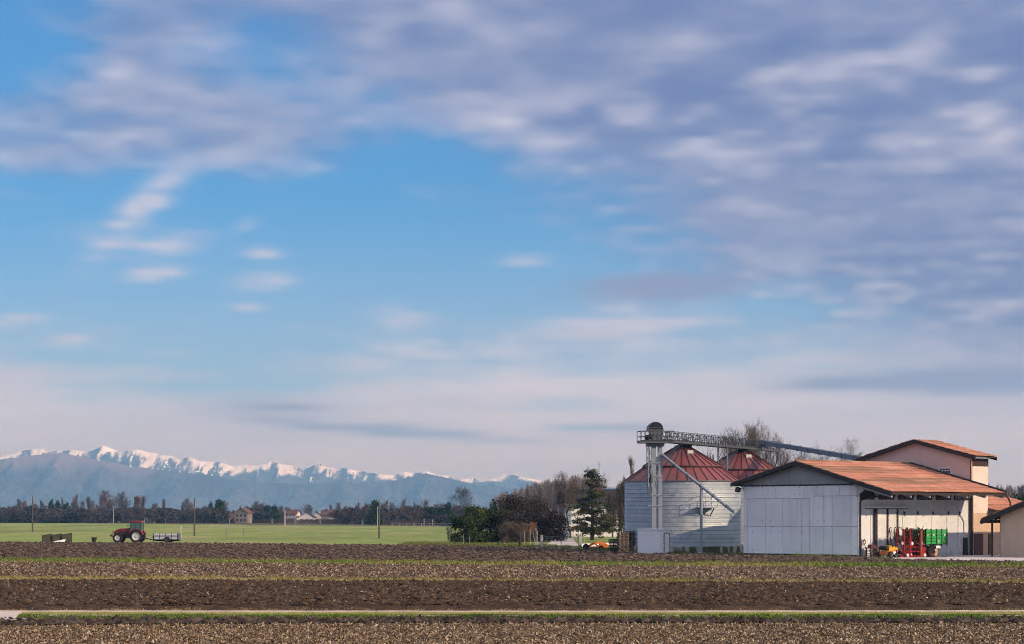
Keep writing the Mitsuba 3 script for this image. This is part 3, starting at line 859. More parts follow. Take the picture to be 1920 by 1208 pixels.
rk = r.build('roof', 'fascia', tw)
roof_rows(rk, TH, -.47, TD + .27, TW / 2, tr + .02, -.85, zt(-.8) + .04, 8, 2, sd=31)
roof_rows(rk, TH, -.47, TD + .27, TW / 2, tr + .02, TW + .8, zt(TW + .75) + .04, 5, 2, sd=32)
for a in (-.45, TD + .25):
    v = MB(TH)
    v.slab((a, -.85, zt(-.85) - .3), (a, TW / 2, tr - .3), (a, TW / 2, tr + .0), (a, -.85, zt(-.85) - .0), -.07)
    v.slab((a, TW / 2, tr - .3), (a, TW + .8, zt(TW + .8) - .3), (a, TW + .8, zt(TW + .8)), (a, TW / 2, tr), -.07)
    v.build('verge_board', 'dark_trim', rk)
b1, b0 = locf(1761.5, 0, T0), locf(1783, 0, T0)
z0, z1 = zl(889, 0, 3, T0), zl(877.3, 0, 3, T0)
wf = MB(TH)
for p in ((b0, z0, b0 + .07, z1), (b1 - .07, z0, b1, z1), (b0, z0, b1, z0 + .07), (b0, z1 - .07, b1, z1)):
    wf.box(-.03, p[0], p[1], .1, p[2], p[3])
for k in (1, 2, 3):
    bb = b0 + (b1 - b0) * k / 4
    wf.box(-.02, bb - .02, z0, .08, bb + .02, z1)
wf.box(-.02, b0, (z0 + z1) / 2 - .02, .08, b1, (z0 + z1) / 2 + .02)
wk = wf.build('window', 'offwhite', tw, label='small barred window in the pink gable')
MB(TH).box(.0 - .012, b0 + .05, z0 + .05, .02, b1 - .05, z1 - .05).build('pane', 'pane', wk)
MB(TH).box(-.05, b0 - .08, z0 - .07, .05, b1 + .08, z0).build('sill', 'pink', wk)
MB(TH).path([(-.14, -.06, zt(0) - .5), (-.14, -.1, 5.4)], .07).build('downpipe', 'brown_pipe', tw)
for p0, p1, m, lb in ((1826, 1842.5, 'brown_door', 'wide maroon brown door'), (1853.5, 1860, 'brown_door_b', 'narrow brown door')):
    if p0 < 1850:
        MB(TH).box(loc(p0, 0, T0), -.06, .03, loc(p1, 0, T0), .05, 1.98).build('door', m, tw, label=lb)

wing = thing('low_wing', 'low ochre wing with terracotta roof attached to the tall pink house', 'house')
WX0, WX1 = TD + .03, 11.0
MB(TH).box(WX0, .05, 0, WX1, 6.5, 4.1).build('wall', 'tan', wing)
wr = MB(TH)
wr.slab((WX0 + .02, 6.5, 5.78), (WX0 + .02, -.75, 3.98), (WX1 + .6, -.75, 3.98), (WX1 + .6, 6.5, 5.78), .12)
wrk = wr.build('roof', 'fascia', wing)
roof_rows(wrk, TH, WX0 + .03, WX1 + .62, 6.5, 5.92, -.8, 4.1, 7, 4, sd=41)
MB(TH).box(WX0 + .05, -.92, 3.82, WX1 + .6, -.78, 3.98).build('gutter', 'dark_trim', wing)
MB(TH).box(loc(1853.2, 0, T0), -.04, .03, loc(1860, 0, T0), .1, 1.98).build('door', 'brown_door_b', wing, label='narrow brown door in the ochre wing')
a0, a1 = loc(1853.5, 0, T0), loc(1864.5, 0, T0)
wf = MB(TH).box(a0, -.0, 3.32, a1, .06, 3.62)
wk = wf.build('window', 'offwhite', wing)
for k in (0, 1):
    MB(TH).box(a0 + .06 + k * (a1 - a0) / 2, -.015, 3.37, a0 + (k + 1) * (a1 - a0) / 2 - .06, .05, 3.57).build('pane', 'pane', wk)

shed0 = at(1875.5, dist(1045.2))
SH = M2(shed0, S)
shed = thing('gable_shed', 'brownish plastered shed with dark verge at the right edge of the yard', 'shed')
SW_ = 8.0
sz = lambda b: 5.32 - .34 * abs(b + SW_ / 2)
f = MB(SH)
f.prism([(0, 0), (0, sz(0) - .3), (-SW_ / 2, 5.02), (-SW_, sz(-SW_) - .3), (-SW_, 0)], 'x', 0, 7.5)
f.build('wall', 'tan', shed)
r = MB(SH)
r.slab((-.5, 1.62, sz(1.62) - .12), (-.5, -SW_ / 2, 5.20), (7.9, -SW_ / 2, 5.20), (7.9, 1.62, sz(1.62) - .12), .14)
r.slab((-.5, -SW_ / 2, 5.20), (-.5, -SW_ - 1, sz(-SW_ - 1) - .12), (7.9, -SW_ - 1, sz(-SW_ - 1) - .12), (7.9, -SW_ / 2, 5.20), .14)
rk = r.build('roof', 'roof', shed)
v = MB(SH)
v.slab((-.57, 1.66, sz(1.66) - .52), (-.57, -SW_ / 2, 4.80), (-.57, -SW_ / 2, 5.26), (-.57, 1.66, sz(1.66) - .06), -.08)
v.slab((-.57, -SW_ / 2, 4.80), (-.57, -SW_ - 1, sz(-SW_ - 1) - .52), (-.57, -SW_ - 1, sz(-SW_ - 1) - .06), (-.57, -SW_ / 2, 5.26), -.08)
v.build('verge_board', 'dark_trim', rk)
MB(SH).box(-.5, 1.64, sz(1.62) - .42, 7.9, 1.8, sz(1.62) - .2).build('gutter', 'dark_trim', rk)
MB(SH).box(-.4, .02, sz(1.0) - .45, 7.8, 1.58, sz(1.0) - .36).build('soffit', 'dark_trim', rk)
MB(SH).path([(-.2, .72, sz(.7) - .4), (-.12, .62, 3.4), (-.1, .1, 3.1)], .07).build('downpipe', 'brown_pipe', shed)
MB(SH).path([(-.2, .72, sz(.7) - .4), (-.2, .72, .05)], .09).build('downpipe', 'brown_pipe', shed)
MB(SH).box(.0, .0, .0, .05, .04, 3.6).build('corner_strip', 'brown_pipe', shed)

yard = [tuple(C0 + Uv * b + S * a) for a, b in ((-.6, -.05), (LEN + 14, -.05))]
yx = np.linspace(loc(1668), LEN + 16, 50)
near = []
pts = [at(px, dist(py)) for px, py in ((1655, 1050), (1700, 1052.6), (1800, 1054.2), (2000, 1057.0))]
poly = [tuple(C0 + S * 1.5), tuple(C0 + S * (LEN + 16))] + [tuple(p) for p in pts[::-1]]
MBp = MB().prism(poly, 'z', -.05, .035)
struct('yard_pavement', 'pale concrete yard in front of the warehouse', 'pavement', MBp.mesh(), 'pad')


# ------------------------------------------------------------------ the two silos, the elevator and the conveyor
def silo(c, R, label, sd, full=True):
    k = thing('grain_silo', label, 'silo', 'steel grain silos')
    c = (c[0], c[1], 0)
    n = 72
    MB().lathe([(R + .22, 0), (R + .22, .62), (R + .02, .66), (R + .02, .1)], c, n).build('base', 'base', k, smooth=30, label='concrete ring stained with damp')
    z0, z1, nr = .62, 7.05, 16
    rr = np.random.default_rng(sd)
    h = (z1 - z0) / nr
    for i in range(nr):
        a, b = z0 + i * h, z0 + (i + 1) * h
        t = np.linspace(0, 1, 7)
        prof = [(R - .05, a + .012)] + [(R + .010 * np.cos(4 * np.pi * q) + rr.uniform(0, .008), a + .014 + (h - .028) * q) for q in t] + [(R - .05, b - .012)]
        MB().lathe(prof, c, n).build('wall_ring', 'galv', k, smooth=50)
    MB().lathe([(R - .06, z0), (R - .06, z1)], c, n).build('wall_lining', 'darksteel', k)
    # roof: two tiers of folded wedge panels with a lap between
    tiers = [(R + .10, 7.02, R * .665, 8.42), (R * .69, 8.52, .78, 10.42)]
    for ti, (ra, za, rb, zb) in enumerate(tiers):
        m = 36 if ti == 0 else 30
        for i in range(m):
            t0, t1 = 2 * np.pi * i / m, 2 * np.pi * (i + 1) / m
            P = lambda r_, t_, z_: (c[0] + r_ * math.cos(t_), c[1] + r_ * math.sin(t_), z_)
            g = MB()
            e = (t1 - t0) * .05
            g.slab(P(ra, t0 + e, za), P(ra, t1, za), P(rb, t1, zb), P(rb, t0 + e, zb), .03)
            g.build('roof_panel', 'redmetal', k)
            s, e = .13, e * .8
            g = MB()
            g.add([P(ra, t0 - e, za), P(ra, t0 + e, za), P(rb, t0 + e, zb), P(rb, t0 - e, zb),
                   P(ra, t0 - e * .6, za + s), P(ra, t0 + e * .6, za + s), P(rb, t0 + e * .6, zb + s), P(rb, t0 - e * .6, zb + s)],
                  [[4, 5, 6], [4, 6, 7], [0, 4, 7], [0, 7, 3], [1, 2, 6], [1, 6, 5], [0, 1, 5], [0, 5, 4]])
            g.build('roof_rib', 'roof_rib', k)
    MB().lathe([(R * .665, 8.40), (R * .70, 8.44), (R * .70, 8.53), (R * .66, 8.55)], c, 60).build('roof_lap', 'dark_trim', k)
    MB().lathe([(R + .02, 7.0), (R + .16, 6.98), (R + .16, 7.06), (R, 7.08)], c, n).build('eave_ring', 'midsteel', k)
    MB().lathe([(.80, 10.30), (.80, 10.62), (.45, 10.72), (.45, 10.95), (0, 10.97)], c, 20).build('roof_cap', 'darksteel', k, smooth=30)
    # a hatch and a ladder on the roof
    t = math.atan2(-c[1], -c[0]) + .42
    d, s_ = np.array([math.cos(t), math.sin(t)]), np.array([-math.sin(t), math.cos(t)])
    g = MB(M2((c[0] + d[0] * 1.55, c[1] + d[1] * 1.55), d))
    g.box(-.25, -.3, 9.7, .35, .3, 10.12)
    g.build('roof_hatch', 'pale_rim', k)
    t = math.atan2(-c[1], -c[0]) - .62
    d = np.array([math.cos(t), math.sin(t)])
    s_ = np.array([-d[1], d[0]])
    l = MB()
    for w_ in (-.2, .2):
        l.bar((*(np.array(c[:2]) + d * (R + .1) + s_ * w_), 7.2), (*(np.array(c[:2]) + d * .85 + s_ * w_), 10.55), .07)
    for q in np.linspace(.03, .97, 22):
        p = np.array(c[:2]) + d * ((R + .1) * (1 - q) + .85 * q)
        l.bar((*(p - s_ * .2), 7.2 + 3.35 * q), (*(p + s_ * .2), 7.2 + 3.35 * q), .05)
    l.build('roof_ladder', 'midsteel', k)
    return k


R1 = 5.78
S1 = at(1280, dist(1037.5) + R1)
S2 = at(1390.5, S1[1] * 1.068)
s1 = silo(S1, R1, 'large ribbed steel grain silo with red cone roof in front, left of the warehouse', 3)
s2 = silo(S2, R1, 'second steel grain silo with red cone roof, rising behind the warehouse gable', 4)

HD = S1[1] - R1 - 2.4                         # the elevator stands just in front
EL = at(1229, HD)
EM = M2(EL, (1, .12))
mpp = HD / FPX
hut = thing('pit_hut', 'small plain white hut with a side door at the foot of the grain elevator', 'hut')
hc = at(1238.5, dist(1041))
HM = M2(hc, S)
hz = zat(992.5, hc[1])
hb = locf(1195.5, 0, hc)
ha = loc(1256.5, 0, hc)
MB(HM).box(0, 0, 0, ha, hb, hz - .08).build('wall', 'offwhite', hut)
MB(HM).box(-.08, -.08, hz - .08, ha + .08, hb + .08, hz + .03).build('roof', 'offwhite', hut)
d0, d1 = loc(1245.5, 0, hc), loc(1254, 0, hc)
df = MB(HM)
df.box(d0 - .07, -.04, 0.02, d0, .03, 2.05).box(d1, -.04, .02, d1 + .07, .03, 2.05).box(d0 - .07, -.04, 1.98, d1 + .07, .03, 2.05)
dk = df.build('door_frame', 'pane', hut)
MB(HM).box(d0 + .01, -.025, .04, d1 - .01, .03, 1.97).build('door', 'paint_white', hut)
MB(HM).box(d0 + .12, -.07, 1.0, d0 + .18, -.02, 1.12).build('handle', 'midsteel', hut)

el = thing('bucket_elevator', 'tall steel grain elevator with two square legs and a dark domed head', 'grain elevator')
zh = zat(829, HD)                             # platform level
xl = lambda px: (px - 1229) * mpp
for px, w_ in ((1225.4, .40), (1237.4, .38)):
    for i, (za, zb) in enumerate(((hz, 4.6), (4.62, 7.0), (7.02, 9.3), (9.32, zh + .5))):
        g = MB(EM).box(xl(px) - w_ / 2, -.26, za, xl(px) + w_ / 2, .26, zb)
        g.box(xl(px) - w_ / 2 - .05, -.31, zb - .05, xl(px) + w_ / 2 + .05, .31, zb + .012)
        g.build('leg', 'lightsteel', el)
fr = MB(EM)                                   # lattice mast left of the legs
for x in (xl(1214.5), xl(1220.0)):
    for y in (-.35, .55):
        fr.bar((x, y, 6.35), (x, y, zh), .07)
zz = np.arange(6.4, zh, .85)
for za, zb in zip(zz[:-1], zz[1:]):
    for y in (-.35, .55):
        fr.bar((xl(1214.5), y, za), (xl(1220), y, zb), .05)
        fr.bar((xl(1214.5), y, zb), (xl(1220), y, zb), .05)
fr.build('ladder_mast', 'lightsteel', el)
br = MB(EM)
for z in (4.6, 7.4, 8.7):
    br.bar((xl(1214), -.3, z), (xl(1241), -.3, z), .09)
br.bar((xl(1240), -.3, 5.65), (xl(1264), -.5, 5.55), .08)
br.bar((xl(1219), -.3, 5.62), (xl(1240), -.3, 5.62), .12)
for a, b in ((6.4, 8.4), (8.5, 10.2)):
    br.bar((xl(1228), -.3, a), (xl(1236), -.3, b), .06)
br.build('brace', 'lightsteel', el)
MB(EM).box(xl(1214.3), -.32, zat(928, HD), xl(1220.6), .3, zat(904, HD)).build('control_box', 'bluesteel', el)
sk = MB(EM)
sk.tube((xl(1219), -.25, zat(905, HD)), (xl(1219.5), -.25, zat(885, HD)), .22, .12, 8)
sk.build('cable_duct', 'darksteel', el)
pf = MB(EM)                                   # platform and its railing
pf.box(xl(1197.5), -1.0, zh - .14, xl(1250), 1.0, zh + .02)
pf.box(xl(1212), -.5, zh - .45, xl(1244), .5, zh - .14)
pk = pf.build('platform', 'midsteel', el)
ra = MB(EM)
zr = zat(809.3, HD)
xs_ = np.linspace(xl(1197.5), xl(1260), 9)
for y in (-.98, .98):
    for x in xs_:
        ra.bar((x, y, zh), (x, y, zr), .05)
    for z in (zr, (zr + zh) / 2):
        ra.bar((xs_[0], y, z), (xs_[-1], y, z), .05)
    ra.box(xs_[0], y - .02, zh, xs_[-1], y + .02, zh + .14)
for x in (xs_[0],):
    for z in (zr, (zr + zh) / 2, zh + .08):
        ra.bar((x, -.98, z), (x, .98, z), .05)
ra.build('railing', 'rail', pk)
hd = MB(EM)                                   # the head: a half drum over a tapering box
zc_ = zat(806, HD)
ro = .74
an = np.linspace(0, np.pi, 15)
arc = [(xl(1227.6) + ro * math.cos(t), zc_ + ro * .98 * math.sin(t)) for t in an]
hd.prism(arc + [(xl(1227.6) - ro, zc_ - .1), (xl(1227.6) + ro, zc_ - .1)], 'y', -.42, .42)
hk = hd.build('head_cover', 'darksteel', el, smooth=25)
rim = MB(EM)
for a, b in zip(arc[:-1], arc[1:]):
    rim.bar((a[0], -.44, a[1]), (b[0], -.44, b[1]), .07, .05)
rim.bar((xl(1227.6) - ro - .03, -.45, zc_ - .06), (xl(1227.6) + ro + .03, -.45, zc_ - .06), .1)
rim.bar((xl(1227.6) - ro, -.45, zc_ + .18), (xl(1227.6) + ro, -.45, zc_ + .18), .04)
rim.build('rim', 'midsteel', hk)
hb_ = MB(EM)
hb_.prism([(xl(1217.6), zc_ - .1), (xl(1240), zc_ - .1), (xl(1240), zh + .02), (xl(1222), zh + .02)], 'y', -.40, .40)
hb_.build('head_box', 'midsteel', el)
mo = MB(EM)
mo.tube((xl(1207), -.45, zat(820, HD)), (xl(1217), -.45, zat(820, HD)), .20, n=14)
mo.tube((xl(1217), -.45, zat(820, HD)), (xl(1219), -.45, zat(820, HD)), .27, n=14)
mo.box(xl(1208), -.6, zh + .02, xl(1216), -.3, zat(822, HD))
mo.build('motor', 'darksteel', el, smooth=30)
# the long discharge spout with its post
sp = thing('discharge_spout', 'slanting round spout running from the elevator down past the front silo', 'spout')
q0, q1 = np.array([*at(1241.5, HD - .3), zat(853, HD - .3)]), np.array([*at(1375, HD - 3.2), zat(960, HD - 3.2)])
MB().tube(q0, q1, .145, n=12).build('pipe', 'lightsteel', sp, smooth=40)
for t in (.18, .36, .54, .72, .9):
    e = q0 + (q1 - q0) * t
    dd = (q1 - q0) / np.linalg.norm(q1 - q0)
    MB().tube(e - dd * .04, e + dd * .04, .19, n=12).build('flange', 'midsteel', sp, smooth=40)
nz_ = MB()
nz_.tube(q1, q1 + (.12, 0, -.12), .15, .17, 10)
nz_.tube(q1 + (-.22, 0, -.22), q1 + (-.26, 0, -.75), .13, .10, 10)
nz_.build('nozzle', 'paint_white', sp)
pp = q0 + (q1 - q0) * .553
MB().tube((pp[0], pp[1], 0), (pp[0], pp[1], pp[2] - .1), .13, n=12).build('post', 'lightsteel', sp, smooth=40)
MB().box(pp[0] - .3, pp[1] - .3, 0, pp[0] + .3, pp[1] + .3, .12).build('post_foot', 'offwhite', sp)
# a small service landing on the front silo
ld = thing('service_landing', 'small steel landing on the front silo beside the spout post', 'platform')
th_ = math.atan2(-1, .30)
LM = M2(S1 + np.array([math.cos(th_), math.sin(th_)]) * (R1 + .05), (math.cos(th_), math.sin(th_)))
zl_ = zat(951, HD)
MB(LM).box(0, -.95, zl_ - .08, 1.1, .95, zl_).build('deck', 'lightsteel', ld)
rl = MB(LM)
for y in np.linspace(-.93, .93, 4):
    rl.bar((1.07, y, zl_), (1.07, y, zl_ + 1.0), .04)
for z in (zl_ + .5, zl_ + 1.0):
    rl.bar((1.07, -.93, z), (1.07, .93, z), .035)
    for y in (-.93, .93):
        rl.bar((0, y, z), (1.07, y, z), .035)
rl.build('railing', 'midsteel', ld)
bk = MB(LM)
for y in (-.6, .6):
    bk.bar((1.0, y, zl_ - .08), (0, y, zl_ - .85), .08)
bk.build('bracket', 'darksteel', ld)

# conveyor bridge: straight from the elevator head over both roof caps
ga = thing('conveyor_bridge', 'long level lattice conveyor bridge crossing above both silo roofs', 'conveyor')
g0 = np.array(EL) + np.array([.55, .4])
g1 = at(1455.5, HD * 138.0 / 119.6)
gd = (g1 - g0) / np.linalg.norm(g1 - g0)
GM = M2(g0, gd)
GL = float(np.linalg.norm(g1 - g0))
zb_, zt_ = zat(829, HD), zat(808.5, HD)
ch = MB(GM)
for y in (-.62, .62):
    ch.bar((0, y, zb_ + .08), (GL, y, zb_ + .08), .10, .18)
ch.build('chord', 'midsteel', ga)
MB(GM).box(0, -.6, zb_ + .0, GL, .6, zb_ + .05).build('walkway', 'midsteel', ga, label='grated walkway of the bridge')
tx = MB(GM)
xs_ = np.arange(0, GL + .1, 1.02)
for y in (-.66, .66):
    for x in xs_:
        tx.bar((x, y, zb_), (x, y, zt_), .055)
    for z, w_ in ((zt_, .06), (zb_ + .62, .05)):
        tx.bar((0, y, z), (GL, y, z), w_)
tx.build('railing', 'rail', ga)
bx = MB(GM)
for i, (x0, x1) in enumerate(zip(xs_[:-1], xs_[1:])):
    for y in (-.66, .66):
        bx.bar((x0, y, zb_ + .1 if i % 2 else zt_), (x1, y, zt_ if i % 2 else zb_ + .1), .035)
bx.build('lattice', 'rail', ga, kind='stuff')
MB(GM).box(.3, -.30, zb_ + .08, GL - .2, .30, zb_ + .34).build('conveyor_trough', 'midsteel', ga)
dv = MB(GM)
dv.box(GL - 4.6, -.42, zb_ + .35, GL - 3.5, .42, zb_ + 1.05)
dv.tube((GL - 3.5, 0, zb_ + .75), (GL - 2.8, 0, zb_ + .75), .22, n=12)
dv.build('drive', 'bluesteel', ga)
for nm_, cc in (('inlet', S1), ('inlet', S2)):
    gdir = cc - g0
    tproj = float(gdir @ gd)
    pb = g0 + gd * tproj
    MB().tube((pb[0], pb[1], zb_ + .02), (cc[0], cc[1], 10.9), .34, .42, 12).build(nm_, 'darksteel', ga)
for t in (.50, .985):
    p = g0 + gd * GL * t
    g = MB(M2(p, gd))
    for y in (-.5, .5):
        g.bar((0, y, 0), (0, y, zb_), .14)
    for z in np.arange(1, zb_ - .8, 1.5):
        g.bar((0, -.5, z), (0, .5, z + 1.4), .06)
    g.build('support_post', 'lightsteel', ga)
tu = thing('auger_tube', 'dark steel auger tube sloping from the conveyor bridge to the tall pink house', 'auger')
p0 = np.array([*(g0 + gd * (GL - 5.2)), zat(829.5, (g0 + gd * (GL - 5.2))[1])])
p1 = np.array([*at(1617.5, T0[1] + 9.6), zat(861, T0[1] + 9.6)])
MB().bar(p0, p1, .5, .46).build('tube', 'bluesteel', tu)
ri = MB()
dd = (p1 - p0) / np.linalg.norm(p1 - p0)
for t in np.linspace(.08, .94, 9):
    e = p0 + (p1 - p0) * t
    ri.bar(e - dd * .05, e + dd * .05, .6, .56)
ri.build('flange', 'bluesteel', tu)
pm = p0 + (p1 - p0) * ((1502 - 1405) / (1617 - 1405) * .97)
g = MB()
for o in (-.16, .16):
    g.bar((pm[0] + o, pm[1], 0), (pm[0] + o, pm[1], pm[2] - .2), .1)
for z in np.arange(1, pm[2] - 1, .8):
    g.bar((pm[0] - .16, pm[1], z), (pm[0] + .16, pm[1], z + .75), .04)
g.bar((pm[0] + .1, pm[1], pm[2] - .3), tuple(pm + (1.3, 0, -1.9)), .07)
g.build('support_post', 'lightsteel', tu)


# ------------------------------------------------------------------ house, gate, far village
def house(name, label, cat, base, xd, w_, d_, eave, ridge_, wall, roof_m, windows=(), chimneys=(), over=.5, group=None, ridge_along='x', hip=0.0, windows_side=()):
    """A gabled house in its own frame: x along the front, y to the back; windows are (x, z, width, height) on the front."""
    k = thing(name, label, cat, group)
    H = M2(base, xd)
    if ridge_along == 'x':
        MB(H).prism([(0, 0), (d_, 0), (d_, eave), (d_ / 2, ridge_ - .1), (0, eave)], 'x', 0, w_).build('wall', wall, k)
        s = (ridge_ - eave) / (d_ / 2)
        r = MB(H)
        r.slab((-over, d_ / 2, ridge_), (-over, -over, eave - s * over), (w_ + over, -over, eave - s * over), (w_ + over, d_ / 2, ridge_), .18)
        r.slab((-over, d_ + over, eave - s * over), (-over, d_ / 2, ridge_), (w_ + over, d_ / 2, ridge_), (w_ + over, d_ + over, eave - s * over), .18)
    else:
        MB(H).prism([(0, 0), (w_, 0), (w_, eave), (w_ / 2, ridge_ - .1), (0, eave)], 'y', 0, d_).build('wall', wall, k)
        s = (ridge_ - eave) / (w_ / 2)
        r = MB(H)
        r.slab((-over, -over, eave - s * over), (w_ / 2, -over, ridge_), (w_ / 2, d_ + over, ridge_), (-over, d_ + over, eave - s * over), .18)
        r.slab((w_ / 2, -over, ridge_), (w_ + over, -over, eave - s * over), (w_ + over, d_ + over, eave - s * over), (w_ / 2, d_ + over, ridge_), .18)
    rk = r.build('roof', roof_m, k)
    for x, z, ww, hh, m in windows:
        f = MB(H).box(x - ww / 2, -.06, z, x + ww / 2, .05, z + hh)
        f.build('shutter' if m == 'brown_door' else 'window', m, k)
    for y, z, ww, hh, m in windows_side:
        MB(H).box(-.06, y - ww / 2, z, .05, y + ww / 2, z + hh).build('window', m, k)
    for x, y, s_ in chimneys:
        MB(H).box(x - s_ / 2, y - s_ / 2, eave, x + s_ / 2, y + s_ / 2, ridge_ + .9).build('chimney', 'brick', rk)
    return k


hb0 = at(1071, 365)
house('farm_house', 'two storey white farmhouse with brown shutters and dark eaves behind the cedar', 'house', hb0, (1, .10), 9.4, 8.5, 6.3, 8.1, 'paint_white', 'darkroof',
      windows=[(6.9, 4.1, 1.45, 1.9, 'brown_door'), (2.5, 4.2, 1.3, 1.6, 'brown_door'), (2.2, .9, 1.2, 1.6, 'pane'), (6.2, .9, 1.2, 1.6, 'pane')], chimneys=[(5.3, 3.2, .9)], over=1.35)
an = thing('roof_antenna', 'thin television antenna standing above the farmhouse roof', 'antenna')
p = at(1124.5, 369)
MB().tube((*p, 7.6), (*p, zat(867, 369)), .035, n=6).build('mast', 'midsteel', an)
g = MB()
for z in (0, -.25):
    g.bar((p[0] - .55, p[1], zat(868, 369) + z), (p[0] + .25, p[1], zat(868, 369) + z), .04)
for o in (-.5, -.3, -.1, .1):
    g.bar((p[0] + o, p[1] - .3, zat(868, 369)), (p[0] + o, p[1] + .3, zat(868, 369)), .03)
g.build('aerial', 'midsteel', an)
house('outhouse', 'small white outbuilding with a dark door seen through the garden gate', 'outbuilding', at(1031, 372), (1, .06), 3.9, 4.0, 2.2, 3.35, 'paint_white', 'greyroof', windows=[(.9, .1, .45, 1.7, 'pane')], over=.15, ridge_along='y')
house('garden_shed', 'low dark wooden shed left of the white outbuilding', 'shed', at(1008, 330), (1, .05), 2.0, 3, 2.0, 2.5, 'olive', 'darkroof', over=.2)
lx = thing('laundry_line', 'washing hung on a line beside the white outbuilding', 'washing line')
p = at(1056, 350)
MB().bar((p[0] - 1.6, p[1], 2.35), (p[0] + 1.6, p[1], 2.3), .03).build('line', 'midsteel', lx)
for x in (-1.6, 1.6):
    MB().tube((p[0] + x, p[1], 0), (p[0] + x, p[1], 2.4), .04, n=6).build('pole', 'midsteel', lx)
for x, ww, m in ((-.95, .9, 'yellow'), (.2, .8, 'paint_white'), (1.1, .6, 'grey_dado')):
    MB().box(p[0] + x - ww / 2, p[1] - .03, 1.3, p[0] + x + ww / 2, p[1] + .03, 2.32).build('sheet', 'paint_white' if m != 'yellow' else 'reflector', lx)

for px in (1015.8, 1088.3):
    D = dist(1027.5)
    p = at(px, D)
    k = thing('gate_post', ('left' if px < 1050 else 'right') + ' pale concrete post of the garden gate', 'gate post', 'garden gate posts')
    MB().box(p[0] - .14, p[1] - .14, 0, p[0] + .14, p[1] + .14, 1.36).build('shaft', 'pale_post', k)
    MB().box(p[0] - .18, p[1] - .18, 1.36, p[0] + .18, p[1] + .18, 1.43).build('cap', 'pale_post', k)
gp, gq = at(1019, dist(1027.5)), at(1085, dist(1027.5))
gt_ = thing('wire_gate', 'wide wire mesh gate between the two pale posts', 'gate')
GMx = M2(gp, gq - gp)
gw = float(np.linalg.norm(gq - gp))
g = MB(GMx)
for x0, x1 in ((.03, gw / 2 - .02), (gw / 2 + .02, gw - .03)):
    for z in (.1, 1.25):
        g.bar((x0, 0, z), (x1, 0, z), .045)
    for x in (x0, x1):
        g.bar((x, 0, .1), (x, 0, 1.25), .045)
g.build('frame', 'midsteel', gt_)
g = MB(GMx)
for x in np.arange(.1, gw, .11):
    g.bar((x, 0, .1), (x, 0, 1.25), .009)
for z in np.arange(.2, 1.2, .12):
    g.bar((.03, 0, z), (gw - .03, 0, z), .009)
g.build('mesh', 'midsteel', gt_, kind='stuff')
p, q = at(1091, dist(1027)), at(1160, dist(1027) + 12)
lw = thing('low_wall', 'low white garden wall right of the gate', 'wall')
MB(M2(p, q - p)).box(0, 0, 0, float(np.linalg.norm(q - p)), .2, .42).build('body', 'offwhite', lw)
dr_ = [at(1018, dist(1028.5)), at(1088, dist(1028.5)), at(1072, dist(1007.5)), at(1044, dist(1007.5))]
struct('driveway', 'beige gravel drive running from the gate to the farmhouse', 'driveway', MB().prism([tuple(x) for x in dr_], 'z', -.02, .05).mesh(), 'pad')

# far village
vw = np.random.default_rng(3)
VH_ = [  # px0, px1, base row above/below unknown -> distance, eave, ridge, wall, roof, ridge direction, label
    (440, 465, 1080, 5.4, 7.6, 'dull_cream', 'oldroof', 'y', 'tall narrow cream house with brown roof beside the far tree row'),
    (418, 440, 1120, 3.4, 5.0, 'dull_cream', 'oldroof', 'x', 'low red roofed house just left of the tall narrow far house'),
    (533, 556, 1150, 4.6, 7.0, 'dull_white', 'oldroof', 'x', 'broad far house with a red roof, left of the white farm cluster'),
    (538, 556, 1090, 2.4, 3.6, 'dull_white', 'greyroof', 'x', 'low white barn with grey roof under the red roofed far house'),
    (560, 590, 1075, 3.0, 5.6, 'dull_white', 'darkroof', 'y', 'wide white far house with dark spreading gable roof'),
    (586, 604, 1130, 4.0, 5.8, 'dull_white', 'greyroof', 'y', 'white gabled far house just right of the dark roofed one'),
    (602, 630, 1095, 4.2, 6.6, 'dull_cream', 'oldroof', 'x', 'brown roofed far house at the right end of the white cluster'),
    (618, 634, 1070, 1.8, 2.6, 'dull_white', 'greyroof', 'x', 'low white shed at the right end of the far farm cluster'),
    (497, 515, 1110, 3.0, 4.4, 'dull_cream', 'oldroof', 'x', 'small half hidden far house below two dark conifers'),
    (136, 166, 1160, 4.2, 6.4, 'dull_cream', 'oldroof', 'x', 'far house with dull red roof left of the two big bare trees'),
    (322, 345, 1120, 4.0, 6.2, 'dull_cream', 'oldroof', 'x', 'far house with pale walls right of the bell tower'),
    (345, 372, 1140, 4.6, 6.6, 'brick', 'oldroof', 'x', 'brick far house behind the second power pole'),
    (30, 44, 1130, 4.0, 5.8, 'dull_cream', 'oldroof', 'y', 'small far house near the left edge of the village'),
    (270, 290, 1130, 3.4, 5.4, 'dull_white', 'oldroof', 'x', 'small white far house hard right of the bell tower'),
    (76, 92, 1150, 4.0, 5.6, 'dull_cream', 'oldroof', 'x', 'small far house with a red roof, right of the leftmost pole'),
    (660, 674, 1140, 3.2, 4.8, 'dull_cream', 'greyroof', 'x', 'grey roofed far house left of the middle power pole'),
]
for a, b, D, ev, rg, wm, rm, al, lb in VH_:
    p, q = at(a, D), at(b, D)
    w_ = q[0] - p[0]
    wins = [(x, z, .9, 1.2, 'pane') for z in ((.9, 3.3) if ev > 4.5 else (.9,)) for x in np.arange(w_ * .2, w_ * .9, w_ * .3)]
    house('village_house', lb, 'house', p, (1, vw.uniform(-.25, .1)), w_, vw.uniform(7, 9), ev, rg, wm, rm, windows=wins, chimneys=[(w_ * .3, 3.0, .8)] if ev > 3.2 else [], over=.6, ridge_along=al)
bt = thing('bell_tower', 'square brick bell tower with a low red tiled cap above the village trees', 'bell tower')
p = at(251.5, 1180)
BM = M2(p, (1, -.2))
bw = 2.7
